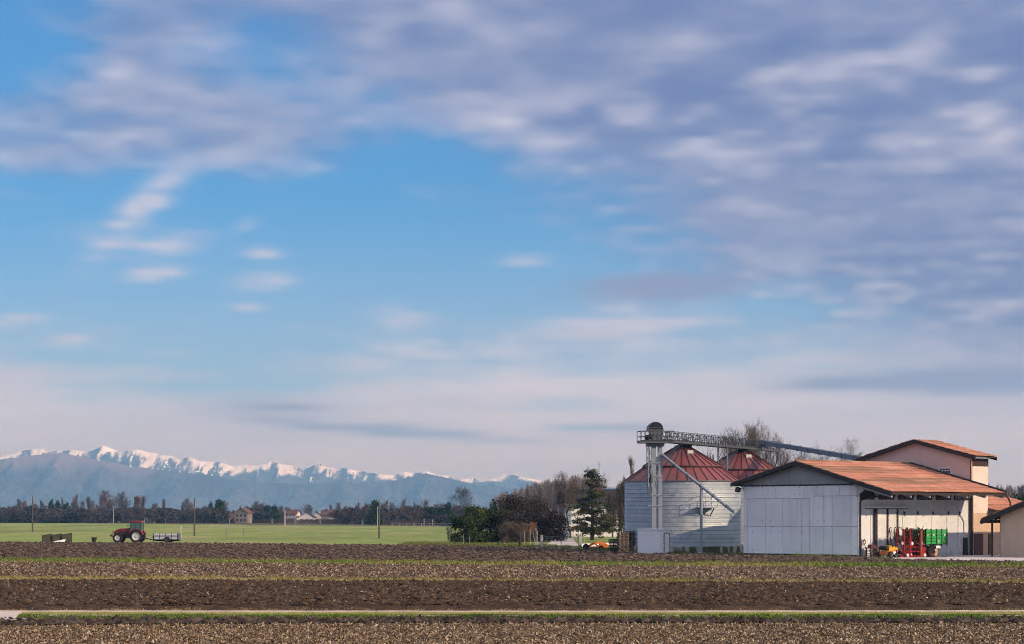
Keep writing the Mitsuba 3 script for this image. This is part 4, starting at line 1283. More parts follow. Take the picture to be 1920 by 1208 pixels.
zt_b = zat(933.5, 1180)
MB(BM).box(0, 0, 0, bw, bw, zt_b - 3.4).build('shaft', 'brick', bt)
MB(BM).box(-.15, -.15, zt_b - 3.4, bw + .15, bw + .15, zt_b - 3.1).build('cornice', 'brick', bt)
for x in (0, bw - .75):
    for y in (0, bw - .75):
        MB(BM).box(x, y, zt_b - 3.1, x + .75, y + .75, zt_b).build('belfry_pier', 'brick', bt)
MB(BM).box(bw / 2 - .25, .1, zt_b - 3.1, bw / 2 + .25, .5, zt_b).build('belfry_pier', 'brick', bt)
MB(BM).box(bw / 2 - .5, bw / 2 - .5, zt_b - 3.1, bw / 2 + .5, bw / 2 + .5, zt_b).build('bell_frame', 'void', bt)
MB(BM).add([(-.6, -.6, zt_b), (bw + .6, -.6, zt_b), (bw + .6, bw + .6, zt_b), (-.6, bw + .6, zt_b), (bw / 2, bw / 2, zt_b + 1.25)], [[0, 1, 4], [1, 2, 4], [2, 3, 4], [3, 0, 4], [0, 2, 1], [0, 3, 2]]).build('cap', 'oldroof', bt)

# poles in the meadow and beyond it
def pole(px, ytop, ybase, label, m='post', r0=.16, arm=False, lean=0.0):
    D = dist(ybase)
    p = at(px, D)
    k = thing('utility_pole', label, 'pole')
    zt2 = zat(ytop, D)
    MB().tube((*p, -.1), (p[0] + lean, p[1], zt2), r0, r0 * .62, 8).build('shaft', m, k)
    g = MB()
    for o in (0, .22):
        g.tube((p[0] + lean - .14, p[1], zt2 - .2 - o), (p[0] + lean + .14, p[1], zt2 - .2 - o), .05, n=6)
    g.build('insulator', 'pale_post', k)


pole(61, 930, 998, 'tall wooden pole in the meadow near the left edge', r0=.17)
pole(364.5, 935, 1005.5, 'tall wooden pole in the meadow right of the tractor', r0=.16)
pole(711, 937, 1010.5, 'tall wooden pole in the middle of the meadow', r0=.16)
pole(708, 950, 988, 'slim pale pole just behind the middle wooden pole', 'pale_post', .14)
pole(88, 948, 979, 'pale concrete pole behind the vines right of the leftmost pole', 'pale_post', .19)
pole(213, 950, 981.5, 'pale concrete pole behind the vines above the tractor bonnet', 'pale_post', .19)
pole(534, 958, 987, 'pale pole at the far meadow edge before the white farm cluster', 'pale_post', .24)
pole(424, 984, 1006, 'thin low stake in the meadow right of the trailer', 'midsteel', .05)
pole(457, 984, 1008, 'second thin low stake farther right of the trailer', 'midsteel', .05)


# ------------------------------------------------------------------ trees and shrubs
def unit(v):
    return v / (np.linalg.norm(v) + 1e-9)


def tubes(segs, sides=3):
    """All segments (p, q, r0, r1) as open prisms, in one go."""
    P, Q = np.array([s[0] for s in segs]), np.array([s[1] for s in segs])
    r0, r1 = np.array([s[2] for s in segs]), np.array([s[3] for s in segs])
    d = (Q - P) / (np.linalg.norm(Q - P, axis=1, keepdims=True) + 1e-9)
    ref = np.where(np.abs(d[:, 2:]) < .9, [[0, 0, 1.0]], [[1.0, 0, 0]])
    a = np.cross(d, ref)
    a /= np.linalg.norm(a, axis=1, keepdims=True)
    b = np.cross(d, a)
    t = np.arange(sides) * 2 * np.pi / sides
    ring = np.cos(t)[None, :, None] * a[:, None] + np.sin(t)[None, :, None] * b[:, None]
    v = np.concatenate([P[:, None] + ring * r0[:, None, None], Q[:, None] + ring * r1[:, None, None]], 1).reshape(-1, 3)
    i = np.arange(sides)
    j = (i + 1) % sides
    f1 = np.vstack([np.stack([i, j, j + sides], 1), np.stack([i, j + sides, i + sides], 1)])
    f = (f1[None] + (np.arange(len(segs)) * 2 * sides)[:, None, None]).reshape(-1, 3)
    return v, f


def branching(seed, H, first, spread, kids, levels, r0, rmin, up=.25, wig=.12, ratio=.62, lens=None, stems=1, lean=.0):
    """A leafless tree as (trunk segments, crown segments): trunk to H, boughs from the height "first" on."""
    r = np.random.default_rng(seed)
    trunk, crown = [], []
    stack = []
    for _ in range(stems):
        d = unit(np.array([r.normal() * (lean + .25 * (stems > 1)), r.normal() * (lean + .25 * (stems > 1)), 1.0]))
        stack.append((np.array([r.normal() * .12 * (stems > 1), r.normal() * .12 * (stems > 1), 0.0]), d, H * r.uniform(.82, .95), r0, 0))
    while stack:
        p, d, L, rad, lev = stack.pop()
        n = (9, 5, 4, 3, 2)[lev]
        for i in range(n):
            d = unit(d + r.normal(size=3) * wig + np.array([0, 0, up * (.4 if lev == 0 else 1) * .3]))
            q = p + d * L / n
            ra, rb = rad * (1 - .82 * i / n), rad * (1 - .82 * (i + 1) / n)
            (trunk if lev == 0 and i < 6 else crown).append((p, q, max(ra, rmin), max(rb, rmin * .8)))
            if lev < levels and (lev > 0 or q[2] > first):
                for _ in range(kids[lev]):
                    if r.random() < .12:
                        continue
                    az = r.uniform(0, 2 * np.pi)
                    side = unit(np.cross(d, [math.cos(az), math.sin(az), .01 + .3 * math.sin(az * 3)]))
                    nd = unit(d * (1 - spread) + side * spread * r.uniform(.8, 1.3) + np.array([0, 0, up * .5]))
                    l2 = L * ratio * r.uniform(.6, 1.05) * ((1.12 - .75 * (i + 1) / n) if lev == 0 else (1.1 - .5 * i / n))
                    if lens:
                        l2 = lens[lev] * r.uniform(.6, 1.1) * (1.15 - .7 * max(0, q[2] - first) / max(H - first, .1) if lev == 0 else 1)
                    stack.append((q, nd, l2, max(rb * .62, rmin), lev + 1))
            p = q
    return trunk, crown


def fit(trunk, crown, H, W):
    allp = np.array([s[1] for s in trunk + crown])
    z = np.percentile(allp[:, 2], 99.8)
    w_ = np.percentile(np.hypot(allp[:, 0], allp[:, 1]), 97)
    s = np.array([W / 2 / w_, W / 2 / w_, H / z])
    g = lambda L: [(a * s, b * s, c, d) for a, b, c, d in L]
    return g(trunk), g(crown)


BARK = [(.105, .085, .075), (.125, .105, .095), (.085, .068, .060), (.14, .115, .105)]


def barecolor(v, base, sd, twig=(1.1, .98, .95)):
    r = np.random.default_rng(sd)
    return np.asarray(base)[None] * (.8 + .4 * r.random((len(v), 1)))


PLY = {}


def bare(seed, H, W, first, **kw):
    """Two ply dicts (trunk, crown) of a leafless tree; one of a kind per seed and size."""
    o = dict(spread=.55, kids=(2, 2, 2, 0), levels=3, r0=H * .017, rmin=.012, up=.25, wig=.13)
    base = kw.pop('color', BARK[seed % 4])
    o.update(kw)
    t, c = fit(*branching(seed, H, first, **o), H, W)
    out = []
    for segs, sides in ((t, 6), (c, 3)):
        v, f = tubes(segs, sides)
        out.append((v, f, barecolor(v, base, seed)))
    return out


def put(name, label, cat, parts, pos, group=None, scale=1.0, turn=0.0, one=False, z=-.1, sz=None):
    """A tree of these parts ((name, ply dict), ...) at pos; one = a single mesh without parts."""
    k = thing(name, label, cat, group)
    m = T().translate([float(pos[0]), float(pos[1]), z]).rotate([0, 0, 1], turn).scale([scale, scale, sz or scale])
    for nm, p in parts:
        scene[k if one else fresh(f'{k}__{nm}')] = {**p, 'to_world': m}
    return k


def pl(vfc, mat_='mat_vcol', smooth=False):
    return mikit.ply((vfc[0], vfc[1]), mat_, smooth=smooth, color=vfc[2])


def bare_parts(*a, **k):
    t, c = bare(*a, **k)
    return [('trunk', pl(t)), ('crown', pl(c))]


def joined(*vfcs):
    n, V, F, Cc = 0, [], [], []
    for v, f, c in vfcs:
        V.append(v), F.append(f + n), Cc.append(c)
        n += len(v)
    return np.vstack(V), np.vstack(F), np.vstack(Cc)


def leaves(seed, n, blobs, size, colors, droop=.0, shell=.55, flat=1.0):
    """Leaf sprays (each a bent pair of triangles) through the volume of a set of ellipsoids (x, y, z, rx, ry, rz), denser towards their skin, in lighter and darker clumps."""
    r = np.random.default_rng(seed)
    B = np.array(blobs, float)
    wgt = B[:, 3] * B[:, 4] + B[:, 4] * B[:, 5] + B[:, 3] * B[:, 5]
    i = r.choice(len(B), n, p=wgt / wgt.sum())
    d = r.normal(size=(n, 3))
    d /= np.linalg.norm(d, axis=1, keepdims=True)
    k = shell + (1 - shell) * r.random(n)
    lump = meshkit.fbm(d * 2.3 + i[:, None] * 3.1, 3, seed)
    k = k * (.72 + .6 * lump)
    p = B[i, :3] + d * k[:, None] * B[i, 3:]
    a = r.normal(size=(n, 3)) + d * .6
    a[:, 2] = a[:, 2] * flat - droop
    a /= np.linalg.norm(a, axis=1, keepdims=True)
    b = np.cross(a, r.normal(size=(n, 3)))
    b /= np.linalg.norm(b, axis=1, keepdims=True)
    s = size * (.5 + r.random(n))[:, None]
    v = np.stack([p, p + a * s * .5 + b * s * .33, p + a * s, p + a * s * .5 - b * s * .33 + np.cross(a, b) * s * .15], 1).reshape(-1, 3)
    f = (np.array([[0, 1, 2], [0, 2, 3]])[None] + (np.arange(n) * 4)[:, None, None]).reshape(-1, 3)
    cl = meshkit.fbm(p * .9, 3, seed + 1)
    C = np.array(colors)
    j = np.clip((cl - .3) / .4 * len(C) + r.normal(size=n) * .7, 0, len(C) - 1).astype(int)
    c = C[j] * (.75 + .5 * r.random((n, 1)))
    return v, f, np.repeat(c, 4, 0)


EVER = [(.016, .030, .012), (.024, .045, .016), (.035, .060, .020), (.055, .080, .026)]
DARKB = [(.030, .022, .022), (.045, .034, .032), (.040, .040, .026), (.060, .046, .040)]
trunk_of = lambda h, r, c=(.08, .065, .055): (lambda vf: (vf[0], vf[1], np.broadcast_to(c, (len(vf[0]), 3))))(tubes([((0, 0, 0), (0.05, 0, h * .5), r, r * .8), ((.05, 0, h * .5), (0, .05, h), r * .8, r * .45)], 7))


def ground_at(px, py):
    return at(px, dist(py))


# the cedar before the house
cp_ = at(1110, 318)
ced = thing('cedar_tree', 'broad dark green cedar with level layered boughs before the white farmhouse', 'tree')
rc = np.random.default_rng(77)
CH = 10.7
tr_ = [((0, 0, 0), (.1, 0, 3.2), .30, .24), ((.1, 0, 3.2), (0, .1, 6.5), .24, .15), ((0, .1, 6.5), (.05, 0, CH - .4), .15, .03)]
CM = T().translate([float(cp_[0]), float(cp_[1]), -.1])
v, f = tubes(tr_, 8)
scene[ced + '__trunk'] = {**pl((v, f, np.broadcast_to((.07, .055, .048), v.shape))), 'to_world': CM}
boughs, blobs = [], []
zs_ = np.concatenate([rc.uniform(.9, 3.6, 34), rc.uniform(3.6, 7.2, 30), rc.uniform(7.2, CH - .25, 22)])
for n_, zc in enumerate(zs_):
    env = np.interp(zc, [.8, 1.8, 3.0, 4.2, 5.5, 7.2, 8.8, 10, 10.7], [3.8, 4.8, 4.4, 3.1, 3.3, 2.5, 1.6, .7, .2])
    az = n_ * 2.4 + rc.normal() * .5
    L = env * rc.uniform(.32, 1.2)
    up_ = rc.uniform(.05, .28)
    tip = np.array([math.cos(az) * L, math.sin(az) * L, zc + L * up_ - .05 * L * L * rc.uniform(.5, 1.2)])
    mid = np.array([math.cos(az + .1) * L * .5, math.sin(az + .1) * L * .5, zc + L * .5 * up_ + .05])
    boughs += [(np.array([0, 0, zc - .1]), mid, .075, .05), (mid, tip, .05, .012)]
    for t in np.arange(.34, 1.05, .13):
        if rc.random() < .8:
            e = mid + (tip - mid) * (t - .5) * 2 if t > .5 else mid * [2 * t, 2 * t, 1]
            w0 = .20 + .30 * L / 3 * (1.15 - .5 * t)
            blobs.append((e[0] + rc.normal() * .25, e[1] + rc.normal() * .25, e[2] + rc.normal() * .14, w0 * rc.uniform(.6, 1.4), w0 * rc.uniform(.6, 1.4), .16 * rc.uniform(.5, 1.8)))
v, f = tubes(boughs, 4)
scene[ced + '__boughs'] = {**pl((v, f, np.broadcast_to((.06, .048, .04), v.shape))), 'to_world': CM}
scene[ced + '__foliage'] = {**pl(leaves(5, 11500, blobs, .23, [(.030, .038, .018), (.048, .056, .024), (.075, .080, .032), (.115, .11, .045)], droop=.1, shell=.2, flat=.5)), 'to_world': CM}

# garden trees: evergreens and dark bushes in the hedge
hd_ = [
    ('laurel_bush', 'dark evergreen laurel at the left end of the garden hedge', 868, 286, 4.0, 3.8, EVER, 3200),
    ('laurel_bush', 'tall bright topped evergreen near the left end of the garden hedge', 900, 290, 5.2, 5.8, EVER[1:] + [(.085, .115, .03)], 5200),
    ('laurel_bush', 'dark rounded evergreen right of the bright topped one in the hedge', 930, 292, 4.7, 5.2, EVER[:3] + DARKB[2:3], 3600),
    ('plum_tree', 'large dark purplish bushy tree rising over the garden hedge', 985, 298, 6.7, 8.2, DARKB, 6800),
    ('plum_tree', 'dark brown bushy tree right of the largest purplish one', 1029, 302, 5.2, 5.4, DARKB[:2] + DARKB[3:], 4200),
    ('plum_tree', 'low dark purplish bush between the laurels and the tall purplish tree', 955, 290, 4.9, 5.0, DARKB, 3000),
]
for i, (nm, lb, px, D, h, wd, cols, n) in enumerate(hd_):
    r = np.random.default_rng(300 + i)
    bl = []
    for _ in range(11):
        u_ = r.random() ** .7
        zz_ = h * (.30 + .55 * u_)
        rad = wd / 2 * (1 - .55 * max(0, u_ - .45))
        az = r.uniform(0, 2 * np.pi)
        bl.append((math.cos(az) * rad * .6, math.sin(az) * rad * .6, zz_, wd * .24 * r.uniform(.7, 1.2), wd * .24, h * .17 * r.uniform(.8, 1.25)))
    if i == 0:
        bl += [(0, 0, .8, wd * .45, wd * .45, .9)]
    for _ in range(5):
        az = r.uniform(0, 2 * np.pi)
        bl.append((math.cos(az) * wd * .3, math.sin(az) * wd * .3, h * .17, wd * .22, wd * .2, h * .17))
    ps = [('foliage', pl(leaves(310 + i, int(n * 1.5), bl, .24, cols, shell=.3)))]
    if i:
        t, c = bare(320 + i, h * .95, wd * .95, h * .2, levels=2, kids=(3, 2, 0, 0), r0=.13, color=(.05, .04, .035), stems=3)
        ps = [('stems', pl(joined(t, c)))] + ps
    put(nm, lb, 'tree' if nm == 'plum_tree' else 'shrub', ps, at(px, D))
for i, (px, D, h, wd, lb, col) in enumerate([
        (967, 268, 3.0, 2.6, 'low pale brown leafless shrub before the purplish tree', (.15, .11, .085)),
        (942, 275, 3.2, 3.0, 'greyish leafless shrub at the foot of the laurels', (.12, .10, .085)),
        (985, 272, 2.9, 2.4, 'brown leafless shrub left of the small pinkish tree', (.14, .10, .075))]):
    t, c = bare(340 + i, h, wd, .3, levels=3, kids=(3, 3, 3, 0), stems=3, r0=.05, rmin=.011, up=.4, color=col)
    put('bare_shrub', lb, 'shrub', [('twigs', pl(joined(t, c)))], at(px, D), one=True)
t, c = bare(350, 3.0, 2.1, 1.55, levels=3, kids=(4, 3, 3, 0), r0=.07, rmin=.012, up=.3, color=(.26, .15, .10))
put('young_tree', 'small round pinkish brown tree with a pale trunk left of the gate', 'tree', [('trunk', pl((t[0], t[1], np.broadcast_to((.42, .38, .34), t[0].shape)))), ('crown', pl(c))], at(1003, 256))
for i, (px, lb) in enumerate(((839.5, 'spindly leafless sapling left of the garden hedge'), (847, 'second spindly leafless sapling beside the hedge'), (853, 'leafless sapling touching the left end of the hedge'))):
    t, c = bare(360 + i, 2.4 + .2 * i, 1.2, .7, levels=2, kids=(2, 2, 0, 0), r0=.035, rmin=.012, color=(.16, .13, .10))
    put('sapling', lb, 'sapling', [('trunk', pl(t)), ('crown', pl(c))], at(px, 292))
for i, (px, h) in enumerate(((869, 1.3), (880, 1.0), (984, 1.9), (994, 2.1), (1005, 2.2), (1008, 1.9), (1090, 1.0), (1096, 1.1))):
    D = 268 if px < 900 else 250
    p = at(px, D)
    k = thing('garden_stake', 'slim pale stake standing in the garden grass, ' + ordinal(i + 1) + ' from the left', 'stake', 'garden stakes')
    scene[k] = mikit.ply(MB().tube((*p, -.1), (*p, h), .035, .03, 6).mesh(), 'mat_pale_post')
k = thing('short_post', 'dark stubby post at the lawn edge left of the gate', 'post')
p = at(975, 253)
scene[k] = mikit.ply(MB().tube((*p, -.1), (*p, 1.5), .13, .11, 8).tube((*p, 1.5), (*p, 1.62), .17, .12, 8).mesh(), 'mat_black')

# tall leafless trees around the farm
farm_trees = [
    (1070, 345, 11.0, 8.4, 3.0, 'spreading leafless tree before the left corner of the farmhouse', dict(kids=(3, 2, 3, 0), color=(.085, .066, .056))),
    (1112, 430, 13.6, 8.2, 4.2, 'leafless tree with dark twigs rising over the farmhouse roof', dict(kids=(3, 2, 3, 0), color=(.08, .062, .054))),
    (1160, 330, 9.8, 3.2, 1.5, 'leafless tree between the farmhouse and the front silo', dict(up=.6, spread=.38, kids=(3, 2, 3, 0))),
    (1176, 318, 12.6, 1.9, 1.5, 'narrow upright leafless poplar close to the left side of the front silo', dict(up=.9, spread=.30, kids=(4, 3, 2, 0), lens=(2.4, 1.0, .5))),
    (1168, 335, 9.0, 2.2, 1.0, 'leafless brush left of the front silo', dict(up=.8, spread=.3, kids=(3, 3, 2, 0), stems=3)),
    (1148, 352, 8.0, 3.4, 1.0, 'low leafless tree at the right corner of the farmhouse', dict(kids=(3, 3, 2, 0), stems=2)),
    (1348, 285, 15.6, 7.5, 4.0, 'leafless tree between the two silo roofs', dict(up=.5, spread=.5, kids=(3, 3, 2, 0))),
    (1381, 290, 16.9, 8.0, 5.0, 'tallest leafless tree behind the second silo', dict(up=.55, spread=.48, kids=(3, 2, 2, 0))),
    (1416, 288, 16.2, 7.0, 5.0, 'tall leafless tree behind the conveyor bridge right of the second silo', dict(up=.55, spread=.48, kids=(3, 3, 2, 0))),
    (1449, 284, 15.9, 6.6, 5.0, 'slender leafless tree behind the end of the conveyor bridge', dict(up=.55, spread=.48, kids=(3, 3, 2, 0))),
    (1472, 278, 14.6, 7.0, 3.5, 'leafless tree just right of the end of the conveyor bridge', dict(up=.5, spread=.5, kids=(3, 3, 2, 0))),
    (1318, 300, 12.6, 4.0, 3.5, 'lower leafless tree over the right slope of the front silo', dict(up=.5, kids=(2, 2, 2, 0))),
    (1542, 275, 13.6, 12.0, 4.0, 'round leafless tree over the warehouse ridge behind the auger tube', dict(spread=.58, kids=(3, 3, 2, 0))),
    (1508, 282, 12.6, 8.0, 4.0, 'leafless tree behind the auger post over the warehouse ridge', dict(kids=(3, 3, 2, 0))),
    (1582, 268, 11.6, 7.0, 4.0, 'low leafless tree left of the tall pink house', dict(kids=(3, 3, 2, 0))),
]
for i, (px, D, h, wd, first, lb, kw) in enumerate(farm_trees):
    kw = dict(kw)
    put('leafless_tree', lb, 'tree', bare_parts(400 + i, h, wd, first, rmin=.010, **kw), at(px, D), turn=i * 40)
for i, (px, D, h, wd) in enumerate([(1893, 262, 6.6, 4.4), (1912, 255, 6.4, 4.0), (1935, 262, 7.0, 5.0), (1874, 290, 5.2, 4.0)]):
    r = np.random.default_rng(500 + i)
    bl = [(r.normal() * wd * .22, r.normal() * wd * .22, h * (.25 + .55 * r.random()), wd * .27, wd * .27, h * .2) for _ in range(9)]
    put('holm_oak', ('dark green evergreen bush above the roof of the low wing', 'dark green evergreen bush above the shed roof at the right edge', 'evergreen bush just past the right edge', 'evergreen bush behind the low wing')[i], 'shrub',
        [('foliage', pl(leaves(510 + i, 2600, bl, .32, EVER, shell=.4)))], at(px, D), one=True)

# prototypes for what stands farther off
FAR = dict(rmin=.045, levels=2, kids=(4, 4, 0, 0))
far_round = [bare(600 + i, 12, 7.5, 3.0, spread=.55, color=((.095, .078, .082), (.11, .09, .092), (.082, .068, .074))[i], r0=.24, **FAR) for i in range(3)]
far_slim = [bare(610 + i, 14, 3.0, 2.5, spread=.34, up=.8, color=((.105, .085, .09), (.115, .095, .098), (.09, .075, .08))[i], r0=.18, rmin=.04, levels=2, kids=(5, 3, 0, 0)) for i in range(3)]
far_brush = [bare(620 + i, 5, 6.0, .6, spread=.5, stems=4, color=((.082, .066, .07), (.095, .075, .075))[i], r0=.09, rmin=.05, levels=2, kids=(4, 4, 0, 0)) for i in range(2)]
popl = [bare(630 + i, 14, 3.4, 3.6, spread=.36, up=.8, color=((.21, .175, .175), (.24, .20, .20), (.185, .155, .155))[i], r0=.14, rmin=.028, levels=2, kids=(4, 4, 0, 0)) for i in range(3)]
def cone_blobs(h, w_):
    return [(0, 0, h * t, w_ / 2 * (1.05 - t) + .15, w_ / 2 * (1.05 - t) + .15, h * .09) for t in np.linspace(.12, .98, 9)]
far_fir = [joined(leaves(640 + i, 1300, cone_blobs(9, 4.6), .8, EVER[:3], droop=.3, shell=.5), trunk_of(8, .2)) for i in range(2)]
far_bush = [joined(leaves(650 + i, 1100, [(x, y, z, 1.9, 1.9, 1.5) for x, y, z in np.random.default_rng(i).uniform([-1.8, -1.8, 1.6], [1.8, 1.8, 4.2], (7, 3))], .75, ([(.05, .042, .045), (.065, .054, .056), (.08, .064, .062)], [(.03, .036, .028), (.045, .048, .036)] + DARKB, [(.07, .055, .056), (.055, .046, .05), (.045, .042, .04)])[i], shell=.4), trunk_of(3, .22)) for i in range(3)]
far_pine = joined(leaves(660, 1800, [(x, y, 5.6 + .9 * z, 2.1, 2.1, 1.0) for x, y, z in np.random.default_rng(9).uniform([-2.4, -2.4, 0], [2.4, 2.4, 1], (9, 3))], .7, EVER[:3], shell=.3), trunk_of(5.5, .3))
F = {k: [[('tree', pl(x))] for x in L] for k, L in dict(round=[joined(*x) for x in far_round], slim=[joined(*x) for x in far_slim], brush=[joined(*x) for x in far_brush], poplar=[joined(*x) for x in popl], fir=far_fir, bush=far_bush, pine=[far_pine]).items()}
BASEH = dict(round=12, slim=14, brush=5, poplar=14, fir=9, bush=5.2, pine=7.4)
rv = np.random.default_rng(42)


def far(kind, name, label, px, ytop, D, group=None, wide=1.0, cat='tree'):
    h = zat(ytop, D) + .2
    s = h / BASEH[kind]
    return put(name, label, cat, F[kind][int(rv.integers(0, len(F[kind])))], at(px, D), group, scale=s * wide, sz=s, turn=float(rv.uniform(0, 360)), one=True)


named = [
    ('round', 'village_tree', 'big leafless tree left of the bell tower, the left one of a pair', 205, 919, 1130, 1.15), ('round', 'village_tree', 'big leafless tree left of the bell tower, the right one of a pair', 229, 922, 1140, 1.1),
    ('slim', 'village_poplar', 'tall thin leafless tree left of the pair by the bell tower', 189, 925, 1160, 1.0), ('slim', 'village_poplar', 'thin leafless tree just right of the bell tower', 269, 929, 1190, 1.1),
    ('round', 'village_tree', 'round leafless tree left of the pole that stands right of the tractor', 352, 934, 1120, .95), ('fir', 'village_fir', 'largest dark conifer of the village, left of the tall narrow house', 411, 938, 1090, 1.5),
    ('fir', 'village_fir', 'smaller dark conifer left of the largest one', 395, 943, 1120, 1.1), ('fir', 'village_fir', 'dark conifer at the far left, the left one of three', 97, 941, 1120, 1.3),
    ('fir', 'village_fir', 'dark conifer at the far left, the middle one of three', 108, 941, 1130, 1.2), ('fir', 'village_fir', 'dark conifer at the far left, the right one of three', 125, 943, 1100, 1.4),
    ('slim', 'village_poplar', 'thin leafless tree over the three far left conifers', 119, 929, 1180, .7), ('slim', 'village_poplar', 'thin leafless tree between the far left conifers and the tree pair', 140, 927, 1190, 1.3),
    ('slim', 'village_poplar', 'upright leafless tree above the far red roof on the left', 165, 930, 1180, 1.0), ('fir', 'village_fir', 'dark conifer over the low far house, the left of two', 501, 949, 1100, 1.7),
    ('fir', 'village_fir', 'dark conifer over the low far house, the right of two', 515, 948, 1090, 1.5), ('round', 'village_tree', 'leafless tree behind the white farm cluster', 574, 945, 1200, 1.0),
    ('fir', 'village_fir', 'dark conifer in line with the middle wooden pole', 703, 940, 900, 1.5), ('round', 'village_tree', 'leafless tree right of the white farm cluster', 635, 941, 1150, .8),
    ('pine', 'umbrella_pine', 'dark umbrella pine left of the solitary tall tree', 819, 953, 860, 1.25), ('fir', 'village_fir', 'dark conifer beside the solitary tall tree', 841, 944, 820, 1.1),
    ('fir', 'village_fir', 'small dark conifer just left of the garden hedge', 925, 943, 640, 1.3), ('bush', 'village_bush', 'brown rounded bush under the umbrella pine', 828, 965, 760, .9),
    ('slim', 'village_poplar', 'leafless upright tree left of the conifer by the middle pole', 689, 944, 930, 1.7), ('slim', 'village_poplar', 'leafless upright tree hard left of the middle pole conifer', 680, 947, 940, 1.7),
]
for kind, nm, lb, px, yt, D, wd in named:
    far(kind, nm, lb, px, yt, D, wide=wd)
sol = bare(700, 15.6, 13.0, 4.0, spread=.6, kids=(3, 3, 3, 0), levels=3, rmin=.020, r0=.27, color=(.085, .07, .068))
put('solitary_tree', 'tall solitary leafless tree left of the garden hedge', 'tree', [('trunk', pl(sol[0])), ('crown', pl(sol[1]))], at(858, 850), turn=70)
line = []
for i in range(125):                         # the tree line of the village
    px = rv.uniform(-70, 850)
    kind = rv.choice(['round', 'round', 'slim', 'slim', 'brush', 'brush', 'bush'])
    yt = {'round': rv.normal(945, 4), 'slim': rv.normal(943, 5), 'brush': rv.normal(955, 4), 'bush': rv.normal(955, 4)}[kind]
    if (522 < px < 640 or 412 < px < 470) and kind in ('brush', 'bush'):
        continue
    if 520 < px < 640 or 410 < px < 470:
        yt += 4
    D = rv.uniform(1150, 1320) if kind in ('round', 'slim') else rv.uniform(1060, 1150)
    if px > 640:
        D *= .85
    lab = {'round': ('village_tree', 'leafless tree of the village tree line', 'leafless trees of the village'), 'slim': ('village_poplar', 'slim leafless tree of the village tree line', 'slim trees of the village'),
           'brush': ('village_brush', 'low leafless brush before the village', 'leafless brush of the village'), 'bush': ('village_bush', 'dark rounded bush before the village', 'dark bushes of the village')}[kind]
    line.append((px, far(kind, lab[0], lab[1], px, yt, D, lab[2], wide=rv.uniform(.9, 1.4), cat='tree' if kind in ('round', 'slim') else 'shrub'), lab[1]))
for i in range(150):                        # brush filling the foot of the tree line
    px = -80 + i * 6.3 + rv.uniform(-4, 4)
    kind = 'bush' if rv.random() < .3 else 'brush'
    if 525 < px < 640 or 425 < px < 470:
        continue
    lab = 'dark rounded bush before the village' if kind == 'bush' else 'low leafless brush before the village'
    line.append((px, far(kind, 'village_bush' if kind == 'bush' else 'village_brush', lab, px, rv.normal(957, 3.5), rv.uniform(1080, 1240) * (.85 if px > 640 else 1),
        'dark bushes of the village' if kind == 'bush' else 'leafless brush of the village', wide=rv.uniform(1.2, 1.9), cat='shrub'), lab))
by_landmark(line)
line = []
for i in range(110):                         # the poplar plantation behind the garden
    t = i / 109
    px = 924 + 200 * t + rv.uniform(-2.5, 2.5)
    D = np.interp(px, [924, 1000, 1130], [760, 640, 520]) + rv.uniform(-25, 70)
    yt = np.interp(px, [924, 945, 985, 1010, 1050, 1130], [934, 926, 915, 905, 898, 892]) + rv.normal() * 2.5
    line.append((px, far('poplar', 'plantation_poplar', 'x', px, yt, D, 'poplars of the plantation', wide=rv.uniform(.85, 1.2))))
in_order(line, 'leafless poplar of the plantation behind the garden hedge, # trunk from the left')
line = []
for i in range(40):                         # the wood beyond the right end of the farm
    px = 1838 + 4.2 * i + rv.uniform(-3, 3)
    line.append((px, far('poplar' if rv.random() < .6 else 'round', 'woodland_tree', 'x', px, rv.normal(912, 2.5), rv.uniform(560, 760), 'trees of the wood on the right', wide=rv.uniform(.9, 1.3))))
in_order(line, 'leafless tree of the wood beyond the low wing, # from the left')

# vines and their posts at the far end of the meadow
vs = np.random.default_rng(8)
segs = []
for row in range(7):
    for px in np.arange(-60, 900, .85):
        D = np.interp(px, [-60, 480, 900], [1118, 1090, 790]) + row * 13 + vs.uniform(-1, 1)
        p = at(px + vs.uniform(-.3, .3), D)
        h = vs.uniform(1.3, 2.5)
        a = np.array([*p, 0.0])
        b = a + np.array([vs.normal() * .15, 0, h * .5])
        segs += [(a, b, .07, .06), (b, b + np.array([vs.normal() * .5, vs.normal() * .2, h * .5]), .055, .035), (b, b + np.array([vs.normal() * .9, vs.normal() * .2, h * .3]), .05, .03)]
v, f = tubes(segs, 3)
struct('vines', 'long rows of brown leafless vines along the far edge of the meadow', 'vineyard', (v, f), 'vcol', False, np.array([(.062, .046, .042)]) * (.7 + .6 * vs.random((len(v), 1))), 'stuff')
VP = [14, 25, 52, 99, 134, 184, 194, 203, 223, 271, 290, 310, 392, 411, 430, 470, 553, 660, 679, 795, 811, 830, 640, 600, 510]
line = []
for i, px in enumerate(VP):
    D = float(np.interp(px, [-60, 480, 900], [1108, 1078, 770]))
    p = at(px, D)
    k = thing('vine_post', 'pale post at the end of a vine row along the far meadow edge', 'post', 'posts of the vineyard')
    line.append((px, k))
    scene[k] = mikit.ply(MB().tube((*p, -.1), (*p, vs.uniform(1.9, 2.7)), .13, .12, 6).mesh(), 'mat_pale_post')
in_order(line, 'pale post of the vines along the far meadow edge, # from the left')
wr = thing('field_rail', 'long pale rail along the far meadow edge left of the garden hedge', 'fence')
a, b = at(735, 800), at(850, 745)
MB().bar((*a, .95), (*b, .95), .12).build('rail', 'pale_post', wr)
for t in np.linspace(0, 1, 9):
    p = a + (b - a) * t
    MB().tube((*p, -.1), (*p, 1.1), .09, n=6).build('post', 'pale_post', wr)


